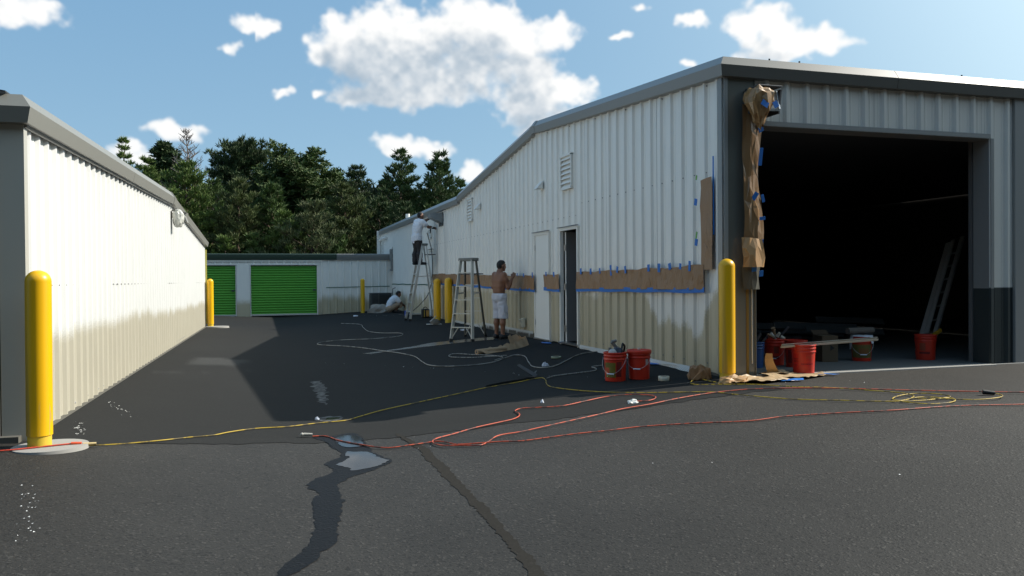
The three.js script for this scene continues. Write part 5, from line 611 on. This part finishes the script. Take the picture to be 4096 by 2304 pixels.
function person(label, at, turn, s, cloth, skinMat) {
  const t = thing('person', label, 'person', at, turn), v = (a) => V(...a), B = [];
  const J = {}; for (const k in s.j) J[k] = v(s.j[k]);
  const mid = (a, b, f = 0.5) => a.clone().lerp(b, f);
  const hip = mid(J.hipL, J.hipR), sh = mid(J.shL, J.shR), ax = sh.clone().sub(hip), across = J.shR.clone().sub(J.shL).normalize(), ac2 = J.hipR.clone().sub(J.hipL).normalize();
  const sp = (f) => hip.clone().addScaledVector(ax, f).addScaledVector(V(1, 0, 0), (s.bend ?? 0) * Math.sin(Math.PI * f));
  const wide = (c, w, r, d = across) => bone(c.clone().addScaledVector(d, -w), c.clone().addScaledVector(d, w), r);
  const torso = [wide(sp(0.02), 0.066, 0.10, ac2), wide(sp(0.28), 0.062, 0.095), wide(sp(0.5), 0.085, 0.098), wide(sp(0.72), 0.098, 0.105), wide(sp(0.9), 0.115, 0.082), bone(sp(0.97).addScaledVector(across, -0.14), sp(0.97).addScaledVector(across, 0.14), 0.055), bone(sp(0.95), J.neck, 0.075, 0.056), bone(sp(0.1), sp(0.9), 0.085)];
  B.push(...torso, bone(J.neck, J.head.clone().add(V(-0.01, -0.04, 0)), 0.056, 0.052));
  const arm = (S, E, W) => [bone(S, mid(S, E, 0.4), 0.056, 0.05), bone(mid(S, E, 0.4), E, 0.05, 0.039), bone(E, mid(E, W, 0.35), 0.041, 0.041), bone(mid(E, W, 0.35), W, 0.041, 0.027)];
  const leg = (H, Kn, A) => [bone(H, Kn, 0.09, 0.056), bone(Kn, mid(Kn, A, 0.35).add(V(-0.015, 0, 0)), 0.055, 0.058), bone(mid(Kn, A, 0.35).add(V(-0.015, 0, 0)), A, 0.058, 0.038)];
  const armL = arm(J.shL, J.elL, J.wrL), armR = arm(J.shR, J.elR, J.wrR), legL = leg(J.hipL, J.knL, J.anL), legR = leg(J.hipR, J.knR, J.anR);
  B.push(...armL, ...armR, ...legL, ...legR);
  const foot = (A, to) => [bone(A.clone().add(V(-0.03, -0.035, 0)), A.clone().addScaledVector(v(to), 0.17).add(V(0, -0.045, 0)), 0.042, 0.034)];
  const feet = [...foot(J.anL, s.toeL), ...foot(J.anR, s.toeR)];
  const [lo, hi] = bounds([...B, ...feet], 0.02); const geos = [nets(field([...B, ...feet], 0.045), lo, hi, 0.0125), headGeo(J.head, s.yaw, s.pitch)];
  const hd = (E, W, side, c, n) => { const d = W.clone().sub(E).normalize(); if (s.handDir?.[side > 0 ? 1 : 0]) d.lerp(v(s.handDir[side > 0 ? 1 : 0]), 0.5).normalize(); return handGeo(W.clone(), d, v(n), c, side); };
  geos.push(hd(J.elL, J.wrL, -1, s.curl[0], s.palm[0]), hd(J.elR, J.wrR, 1, s.curl[1], s.palm[1]));
  part('body', merge(geos), skinMat, t); part('hair', headGeo(J.head, s.yaw, s.pitch, 'hair'), mat([0.012, 0.010, 0.009], 0.7), t); part('eyes', eyes(J.head, s.yaw, s.pitch), mat([0.4, 0.38, 0.35], 0.3), t);
  const grow = (list, r) => list.map((b) => [...b.slice(0, 6), b[6] + r, b[7] + r]);
  const garment = (name, bones, k, cut, m, fold, cell = 0.0125) => { const [l2, h2_] = bounds(bones, 0.03), f = field(bones, k); part(name, nets((x, y, z) => Math.max(f(x, y, z) + fold * (Math.abs(n3(x * 9 + 3, y * 13, z * 9 + 4) - 0.5) + 0.5 * Math.abs(n3(x * 21, y * 17 + x * 20, z * 21) - 0.5) - 0.3), cut(x, y, z)), l2, h2_, cell), m, t); };
  cloth({ t, J, torso, armL, armR, legL, legR, feet, grow, garment, mid, sp, field, wide, ac2 });
  return t;
}
const skinTan = mat([0.235, 0.105, 0.058], 0.5), skinBrown = mat([0.16, 0.075, 0.045], 0.55), shirtM = mat([0.70, 0.715, 0.76], 0.9), cargoM = mat([0.60, 0.61, 0.67], 0.9), pantsM = mat([0.028, 0.026, 0.027], 0.85), khakiM = mat([0.40, 0.30, 0.215], 0.9), shoeM = mat([0.014, 0.014, 0.016], 0.6), soleM = mat([0.4, 0.4, 0.4], 0.7);
const shoes = (c) => { c.garment('shoe', c.grow(c.feet.slice(0, 1), 0.014), 0.02, (x, y, z) => -y + c.J.anL.y - 0.085, shoeM, 0.004, 0.009); c.garment('shoe', c.grow(c.feet.slice(1), 0.014), 0.02, (x, y, z) => -y + c.J.anR.y - 0.085, shoeM, 0.004, 0.009); };
// shirtless man at the wall
person('shirtless man in light cargo shorts standing at the wall with one hand raised', [5.02, gy(5.02) + 0.005, -17.05], 0.36, {
  j: { hipL: [0, 0.90, -0.085], hipR: [0, 0.90, 0.085], knL: [0.02, 0.48, -0.10], knR: [0.035, 0.48, 0.10], anL: [-0.01, 0.085, -0.10], anR: [0.0, 0.085, 0.115], shL: [0.0, 1.40, -0.165], shR: [0.01, 1.39, 0.17], elL: [0.03, 1.12, -0.255], elR: [0.07, 1.11, 0.225], wrL: [0.22, 1.16, -0.12], wrR: [0.20, 1.325, 0.215], neck: [0.015, 1.46, 0], head: [0.05, 1.585, 0.01] },
  yaw: -0.22, pitch: -0.03, toeL: [1, 0, -0.15], toeR: [1, 0, 0.2], curl: [0.7, 0.85], palm: [[0, 1, 0], [0.6, 0, -0.8]], bend: -0.015,
}, (c) => {
  const { J } = c; const legs = [...c.legL.slice(0, 1), ...c.legR.slice(0, 1)].map((b) => [...b.slice(0, 6), 0.10, 0.09]); const ext = [J.knL, J.knR].map((k) => [k.x, k.y + 0.05, k.z, k.x - 0.005, k.y - 0.06, k.z, 0.088, 0.094]);
  c.garment('shorts', [c.wide(V(0, 0.90, 0), 0.07, 0.122, V(0, 0, 1)), c.wide(V(0, 0.97, 0), 0.062, 0.113, V(0, 0, 1)), ...legs, ...ext], 0.03, (x, y, z) => Math.max(y - 0.985, 0.435 - y), cargoM, 0.035, 0.011);
  part('waistband', (() => { const g = new THREE.TorusGeometry(1, 0.012, 6, 40).rotateX(Math.PI / 2).scale(0.106, 1, 0.166).translate(0, 0.988, 0); return g; })(), M.black, c.t); part('cargo_pocket', rbox(0.13, 0.15, 0.03, 0.01, 0.02, 0.64, 0.185), cargoM, c.t); shoes(c);
}, skinTan);
// painter on the tall ladder
person('painter in white shirt and dark trousers standing high on the tall ladder', [4.92, 1.745, -26.12], 0.36, {
  j: { hipL: [0.0, 0.90, -0.09], hipR: [0.0, 0.90, 0.09], knL: [0.035, 0.48, -0.10], knR: [0.05, 0.48, 0.10], anL: [-0.02, 0.085, -0.10], anR: [0.04, 0.085, 0.11], shL: [0.10, 1.40, -0.175], shR: [0.08, 1.38, 0.185], elL: [0.36, 1.42, -0.16], elR: [0.26, 1.22, 0.30], wrL: [0.58, 1.55, -0.10], wrR: [0.48, 1.20, 0.26], neck: [0.10, 1.46, 0.005], head: [0.145, 1.60, 0.0] },
  yaw: -0.35, pitch: 0.12, toeL: [1, 0, -0.1], toeR: [1, 0, 0.25], curl: [0.6, 0.95], palm: [[0, -1, 0], [0, -0.3, -1]], bend: -0.02,
}, (c) => {
  const { J } = c; const slv = [...c.armL.slice(0, 1), ...c.armR.slice(0, 1)];
  c.garment('shirt', [...c.grow(c.torso, 0.022), ...c.grow(slv, 0.026), [J.elL.x * 0.5 + J.shL.x * 0.5, (J.elL.y + J.shL.y) / 2, (J.elL.z + J.shL.z) / 2, J.shL.x, J.shL.y, J.shL.z, 0.082, 0.08], [J.elR.x * 0.55 + J.shR.x * 0.45, J.elR.y * 0.55 + J.shR.y * 0.45, J.elR.z * 0.55 + J.shR.z * 0.45, J.shR.x, J.shR.y, J.shR.z, 0.084, 0.08], c.wide(V(0, 0.90, 0), 0.08, 0.125, V(0, 0, 1)), c.wide(V(-0.005, 0.80, 0), 0.085, 0.13, V(0, 0, 1))], 0.05, (x, y, z) => Math.max(0.755 - y + 0.03 * Math.sin(z * 9 + 2 * x), Math.hypot(x - J.neck.x - 0.015, (z - J.neck.z)) < 0.07 && y > J.neck.y - 0.005 ? 0.02 : -1), shirtM, 0.03, 0.012);
  c.garment('trousers', [c.wide(V(0, 0.90, 0), 0.075, 0.118, V(0, 0, 1)), ...c.grow([...c.legL, ...c.legR], 0.03), ...c.grow([...c.legL.slice(2), ...c.legR.slice(2)], 0.038)], 0.03, (x, y, z) => Math.max(y - 0.97, 0.075 - y), pantsM, 0.035, 0.012);
  part('rag', rbox(0.03, 0.09, 0.08, 0.012, -0.135, 0.74, 0.02), M.rag, c.t); for (const k of ['L', 'R']) part('glove', (() => { const W = J['wr' + k], E = J['el' + k], d = W.clone().sub(E).normalize(); return rod(W.clone().addScaledVector(d, -0.09), W.clone().addScaledVector(d, 0.03), 0.042, 0.036, 14); })(), M.black, c.t); shoes(c);
}, skinBrown);
// man crouching in the far corner
person('man in a white T-shirt and beige shorts crouching at the foot of the far wall', [4.98, gy(5.1) + 0.005, -32.3], 0.15, {
  j: { hipL: [-0.02, 0.19, -0.10], hipR: [-0.02, 0.19, 0.10], knL: [0.38, 0.40, -0.17], knR: [0.36, 0.37, 0.18], anL: [0.22, 0.085, -0.13], anR: [0.20, 0.085, 0.14], shL: [0.22, 0.585, -0.17], shR: [0.20, 0.575, 0.185], elL: [0.40, 0.40, -0.20], elR: [0.36, 0.38, 0.26], wrL: [0.62, 0.30, -0.10], wrR: [0.58, 0.25, 0.12], neck: [0.27, 0.64, 0.01], head: [0.355, 0.74, 0.01] },
  yaw: -0.15, pitch: -0.22, toeL: [1, 0, -0.2], toeR: [1, 0, 0.25], curl: [0.7, 0.7], palm: [[0, -1, 0], [0, -1, 0]], bend: -0.07,
}, (c) => {
  const { J } = c; c.garment('shirt', [...c.grow(c.torso, 0.024), ...c.grow([...c.armL.slice(0, 1), ...c.armR.slice(0, 1)], 0.03), bone(c.mid(J.shR, J.elR, 0.62), J.shR, 0.075, 0.078), bone(c.mid(J.shL, J.elL, 0.62), J.shL, 0.075, 0.078)], 0.05, (x, y, z) => Math.max(0.17 - y, Math.hypot(x - J.neck.x - 0.02, y - J.neck.y - 0.03, z - J.neck.z) < 0.075 ? 0.02 : -1), shirtM, 0.03, 0.012);
  c.garment('shorts', [c.wide(V(-0.02, 0.18, 0), 0.09, 0.135, V(0, 0, 1)), bone(J.hipL, J.knL, 0.118, 0.10), bone(J.hipR, J.knR, 0.118, 0.102), bone(J.knR, J.knR.clone().add(V(0.02, -0.1, 0)), 0.09, 0.08)], 0.04, (x, y, z) => 0.03 - y, khakiM, 0.035, 0.012); shoes(c);
}, skinBrown);
// spray wand and hose held by the painter on the ladder
{
  const w = thing('spray_gun', 'spray gun on a long wand held by the painter on the ladder', 'spray gun', [5.3, 2.96, -26.0]);
  part('wand', rod(V(-0.1, -0.2, 0.05), V(0.28, 0.22, 0.38), 0.011, 0.011, 8), M.alu, w); part('grip', rod(V(0.02, -0.05, 0.15), V(0.0, -0.2, 0.17), 0.022, 0.018, 8), M.black, w); part('tip', rod(V(0.26, 0.2, 0.36), V(0.3, 0.24, 0.4), 0.022, 0.022, 8), M.black, w);
  const h = solo('hose', new THREE.TubeGeometry(new THREE.CatmullRomCurve3([V(5.26, 2.78, -26.1), V(5.42, 2.2, -26.2), V(5.45, 1.4, -26.3), V(5.4, 0.85, -26.6), V(5.3, 0.45, -27.5), V(5.15, 0.08, -28.8), V(5.1, gy(5.1) + 0.02, -29.3), V(5.0, gy(5) + 0.015, -30.2)]), 70, 0.013, 8), M.black, 'black hose hanging from the painter on the ladder down to the ground', 'hose');
}
// ---------- trees behind the back building ----------
function tuftGeo(n, len, wid, spread, seed) { const r = rng(seed), P = []; for (let k = 0; k < n; k++) { const a = k / n * Math.PI * 2 + r(), t = spread * (0.3 + 0.7 * r()), d = V(Math.sin(t) * Math.cos(a), Math.cos(t), Math.sin(t) * Math.sin(a)), s = V(-Math.sin(a), 0, Math.cos(a)).applyAxisAngle(d, r() * 3), L = len * (0.75 + 0.5 * r()), b = d.clone().multiplyScalar(L * 0.1), m = d.clone().multiplyScalar(L * 0.5), e = d.clone().multiplyScalar(L); P.push(b.x + s.x * wid * 0.4, b.y + s.y * wid * 0.4, b.z + s.z * wid * 0.4, m.x - s.x * wid * 1.5, m.y - s.y * wid * 1.5, m.z - s.z * wid * 1.5, e.x, e.y, e.z); } return tris(P); }
const needle = tuftGeo(10, 1, 0.10, 0.95, 5), leaf = tuftGeo(9, 1, 0.19, 1.7, 8);
const leafMat = (rough) => new THREE.MeshPhysicalMaterial({ color: 0xffffff, roughness: rough, side: THREE.DoubleSide, transmission: 0.12, thickness: 0 });
let TUFTS = 0; const pineM = leafMat(0.75), crownM = leafMat(0.75); crownM.vertexColors = true; const barkM = mat([0.09, 0.06, 0.042], 0.95), deadM = mat([0.22, 0.19, 0.17], 0.9);
const TZ = (az, d) => [d * Math.sin(az * R), -d * Math.cos(az * R)];
function tree(name, label, az, d, h, rad, o) {
  const [x, z] = TZ(az, d), t = thing(name, label, 'tree', [x, -0.3, z], 0, o.group), r = rng(o.seed), P = [], Q = [], S = [], limbs = [];
  const lean = [(r() - 0.5) * 0.5, (r() - 0.5) * 0.5], trunkAt = (f) => V(lean[0] * f * f + 0.08 * Math.sin(f * 7 + o.seed), f * h, lean[1] * f * f);
  const cv = new THREE.CatmullRomCurve3([0, 0.2, 0.4, 0.6, 0.8, 0.97].map(trunkAt)), tg = new THREE.TubeGeometry(cv, 18, 1, 7, false), tp = tg.attributes.position, r0 = h * 0.022;
  for (let k = 0; k < tp.count; k++) { const f = Math.floor(k / 8) / 18, c = cv.getPointAt(Math.min(1, f)), q = V().fromBufferAttribute(tp, k).sub(c).multiplyScalar(r0 * (1 - 0.9 * f)); tp.setXYZ(k, c.x + q.x, c.y + q.y, c.z + q.z); } tg.computeVertexNormals(); part('trunk', tg, o.dead ? deadM : barkM, t);
  const base = o.base ?? 0.12, shape = o.shape ?? ((f) => Math.pow(1 - f, 0.55) * (0.6 + 0.45 * Math.min(1, f * 4)));
  const whorls = Math.round(h * (o.dens ?? 2.1));
  for (let k = 0; k < whorls; k++) {
    const f = base + (1 - base) * (k + r() * 0.7) / whorls, nb = o.round ? 6 : 5 + Math.floor(r() * 3), a0 = r() * 7;
    for (let b = 0; b < nb; b++) {
      const a = a0 + b / nb * Math.PI * 2 + (r() - 0.5) * 0.7, g = (f - base) / (1 - base), L = Math.max(0.25, rad * shape(g) * (0.72 + 0.42 * r()) * (0.8 + 0.45 * fbm(a * 1.3 + o.seed, f * 5, 2))), up = o.round ? 0.25 + 0.7 * g : 0.22 + 0.5 * g + 0.25 * (r() - 0.5), A = trunkAt(Math.min(0.98, f)), D = V(Math.cos(a) * Math.cos(up), Math.sin(up), Math.sin(a) * Math.cos(up));
      const end = A.clone().addScaledVector(D, L); end.y += 0.06 * L * L * 0.3;
      if (o.dead || (r() < 0.5 && L > 0.6)) limbs.push(rod(A, end, Math.min(0.06, 0.016 + L * 0.014), 0.011, 4));
      if (o.dead) { for (let m = 0; m < 5; m++) { const u = 0.35 + 0.6 * r(), p = A.clone().lerp(end, u), e = p.clone().add(V((r() - 0.5) * 0.9, 0.25 + 0.35 * r(), (r() - 0.5) * 0.9).multiplyScalar(0.35 + L * 0.22)); limbs.push(rod(p, e, 0.016, 0.008, 3)); } continue; }
      const nt = Math.max(2, Math.round(L * (o.tufts ?? (o.round ? 15 : 17))));
      for (let m = 0; m < nt; m++) {
        const u = 0.25 + 0.78 * Math.pow(r(), 0.75), side = (1 - u * 0.55) * L * 0.30, p = A.clone().lerp(end, u).add(V((r() - 0.5) * 2 * side, (r() - 0.42) * side * 0.9, (r() - 0.5) * 2 * side));
        const dir = D.clone().multiplyScalar(0.6).add(V((r() - 0.5) * 0.9, 1.0 + 0.5 * r(), (r() - 0.5) * 0.9)).normalize(), sc = (o.size ?? 0.25) * (0.65 + 0.7 * r());
        Q.push([p, dir, sc, u, r()]);
      }
    }
  }
  if (limbs.length) part('branches', merge(limbs), o.dead ? deadM : barkM, t);
  if (Q.length) {
    // every tuft its own few blades, joined into one crown
    const src = (o.round ? leaf : needle).attributes.position, n = src.count, pos = new Float32Array(Q.length * n * 3), col = new Float32Array(Q.length * n * 3), m4 = new THREE.Matrix4(), q4 = new THREE.Quaternion(), w = V(0, 0, 0);
    Q.forEach(([p, dir, sc, u, rr], k) => { q4.setFromUnitVectors(V(0, 1, 0), dir); q4.multiply(new THREE.Quaternion().setFromAxisAngle(V(0, 1, 0), rr * 6.283)); m4.compose(p, q4, V(sc, sc * 1.15, sc)); const v = 0.75 + 0.5 * rr; for (let i = 0; i < n; i++) { w.fromBufferAttribute(src, i).applyMatrix4(m4); const a = (k * n + i) * 3; pos[a] = w.x; pos[a + 1] = w.y; pos[a + 2] = w.z; col[a] = o.tone[0] * v; col[a + 1] = o.tone[1] * v; col[a + 2] = o.tone[2] * v; } });
    const g = new THREE.BufferGeometry(); g.setAttribute('position', new THREE.BufferAttribute(pos, 3)); g.setAttribute('color', new THREE.BufferAttribute(col, 3)); g.computeVertexNormals(); part('crown', g, crownM, t); TUFTS += Q.length;
  }
  return t;
}
{
  const D1 = [0.056, 0.100, 0.016], D2 = [0.036, 0.066, 0.014], D3 = [0.088, 0.14, 0.02], D4 = [0.074, 0.098, 0.022];
  const H = (y, d, yaw) => (706 - y) / 2050 * d * 0.985 + 1.55; let n = 100;
  const full = (f) => Math.pow(1 - f, 0.5) * (0.88 + 0.12 * Math.sin(f * 6)), cone = (f) => Math.pow(1 - f, 0.6), roundS = (f) => Math.sqrt(Math.max(0.02, 1 - Math.pow(Math.abs(f - 0.42) / 0.6, 2.2)));
  const T = (name, label, az, y, d, rad, o) => tree(name, label, az, d, H(y, d), rad, { seed: n++, ...o });
  T('pine_tree', 'slender pine peeking over the left building roof', -7.9, 380, 50, 1.3, { tone: D3, shape: cone });
  T('pine_tree', 'pine with bright tips left of the dark round crown, half behind the left roof', -6.6, 425, 48, 1.9, { tone: D3, shape: cone });
  T('oak_tree', 'small dark round crown left of the bare dead tree', -5.85, 390, 60, 1.4, { tone: D2, round: true, shape: roundS, base: 0.25, size: 0.32 });
  T('dead_tree', 'bare grey dead tree standing out against the sky', -4.25, 350, 47, 1.7, { dead: true, base: 0.4, dens: 1.9, shape: (f) => Math.pow(1 - f, 0.6) });
  T('pine_tree', 'tallest pine with wide dark layered crown left of the middle', -0.95, 385, 58, 2.75, { tone: D2, base: 0.3, shape: (f) => Math.sqrt(Math.max(0.02, 1 - Math.pow(Math.abs(f - 0.35) / 0.66, 2))), size: 0.3 });
  T('oak_tree', 'broad leafy green crown right of the tallest pine', 2.9, 432, 56, 3.3, { tone: [0.055, 0.092, 0.014], round: true, shape: roundS, base: 0.2, size: 0.28 });
  T('oak_tree', 'lower leafy tree filling the dip right of the broad crown', 4.7, 470, 58, 2.6, { tone: D1, round: true, shape: roundS, base: 0.2, size: 0.28 });
  T('pine_tree', 'dark pine with rounded top between the broad crown and the right pines', 6.35, 420, 54, 2.4, { tone: D2, shape: (f) => Math.pow(1 - f, 0.6) });
  T('pine_tree', 'tall pointed pine, left one of the pair near the right building', 9.6, 385, 50, 2.7, { tone: [0.046, 0.084, 0.015], shape: full });
  T('pine_tree', 'tall pointed pine, right one of the pair near the right building', 12.0, 390, 49, 2.7, { tone: [0.046, 0.084, 0.015], shape: full });
  T('pine_tree', 'lower pine just above the roof edge right of the pointed pair', 13.9, 452, 52, 1.6, { tone: D1, shape: cone }); T('pine_tree', 'pine top barely showing over the right building roof', 15.0, 474, 55, 1.5, { tone: D1, shape: cone });
  T('pine_tree', 'pine with sunlit side close behind the end of the left building', -4.4, 428, 45, 2.3, { tone: D3 });
  T('pine_tree', 'pine standing below the bare dead tree', -2.9, 470, 47, 2.0, { tone: D1 });
  T('pine_tree', 'pale olive pine in front of the tallest pine', -1.15, 466, 44, 1.9, { tone: D4 });
  T('pine_tree', 'mid-height pine between the olive pine and the front centre pine', 1.0, 476, 45, 2.0, { tone: D1 });
  T('pine_tree', 'large front pine at the centre with bare stem showing', 3.35, 520, 43, 2.4, { tone: [0.072, 0.092, 0.028], base: 0.05 });
  T('pine_tree', 'young pine in front at the left of the centre pine', 2.0, 545, 43.5, 1.6, { tone: D3 });
  T('pine_tree', 'olive pine below the dark rounded pine', 6.0, 470, 46, 2.1, { tone: D4 });
  T('pine_tree', 'low pine in the shade right of the front centre pine', 5.0, 600, 43, 1.5, { tone: D1, base: 0 });
  T('pine_tree', 'dark pine in the gap before the pointed pair', 8.0, 505, 47, 2.1, { tone: D2, base: 0.02 }); T('pine_tree', 'shaded pine low before the right building end', 9.9, 520, 45, 2.1, { tone: D2, base: 0.02 }); T('pine_tree', 'shaded pine beside the white vent pipe', 11.6, 540, 46, 1.8, { tone: D1, base: 0.02 });
  T('pine_tree', 'bright green sapling just above the back building roof', -2.2, 603, 42.5, 0.75, { tone: D3, base: 0.0, shape: cone, size: 0.26 }); T('pine_tree', 'pine sapling right of the end of the left building roof', -0.4, 590, 43, 0.9, { tone: D1, base: 0, shape: cone });
  T('pine_tree', 'pine behind the corner of the left building', -5.8, 500, 44, 2.0, { tone: D3, base: 0.02 });

  // the wood behind them reads as one dark mass
  const g = new THREE.Group(), r = rng(9), Q = []; for (let k = 0; k < 22000; k++) { const az = -12 + r() * 32, d = 62 + r() * 10, h = (6.4 + 2.2 * fbm(az * 0.6, 3, 3)) * Math.sqrt(r()), [x, z] = TZ(az, d); Q.push([x, h, z]); }
  const im = new THREE.InstancedMesh(leaf, pineM, Q.length), m4 = new THREE.Matrix4(), c = new THREE.Color(); Q.forEach(([x, y, z], k) => { const s = 0.5 + 0.5 * r(); m4.makeRotationFromEuler(new THREE.Euler(r() * 2 - 1, r() * 6, r() * 2 - 1)).scale(V(s, s, s)).setPosition(x, y, z); im.setMatrixAt(k, m4); const v = 0.6 + 0.6 * r(); c.setRGB(0.028 * v, 0.045 * v, 0.016 * v); im.setColorAt(k, c); });
  im.name = 'woods'; shade(im); scene.add(im); tag(im, 'dark wood behind the single trees', 'woods', null, 'stuff');
}
{ // unseen wood added behind the camera: it keeps the low sky off the shaded fronts
  const r = rng(19), n = 9000, im = new THREE.InstancedMesh(leaf, pineM, n), m4 = new THREE.Matrix4(), c = new THREE.Color();
  for (let k = 0; k < n; k++) { const x = -60 + 120 * r(), z = 17 + 7 * r(), y = 15 * r() * (0.75 + 0.35 * n2(x * 0.2, 3)), s = 1.3 + 0.9 * r(); m4.makeRotationFromEuler(new THREE.Euler(r() * 2 - 1, r() * 6, r() * 2 - 1)).scale(V(s, s, s)).setPosition(x, y, z); im.setMatrixAt(k, m4); const v = 0.7 + 0.6 * r(); c.setRGB(0.04 * v, 0.065 * v, 0.02 * v); im.setColorAt(k, c); }
  im.name = 'woods_001'; shade(im); scene.add(im); tag(im, 'unseen wood added across the lot to keep low sky light off the garage front', 'woods', null, 'stuff');
}
renderer.render(scene, camera);
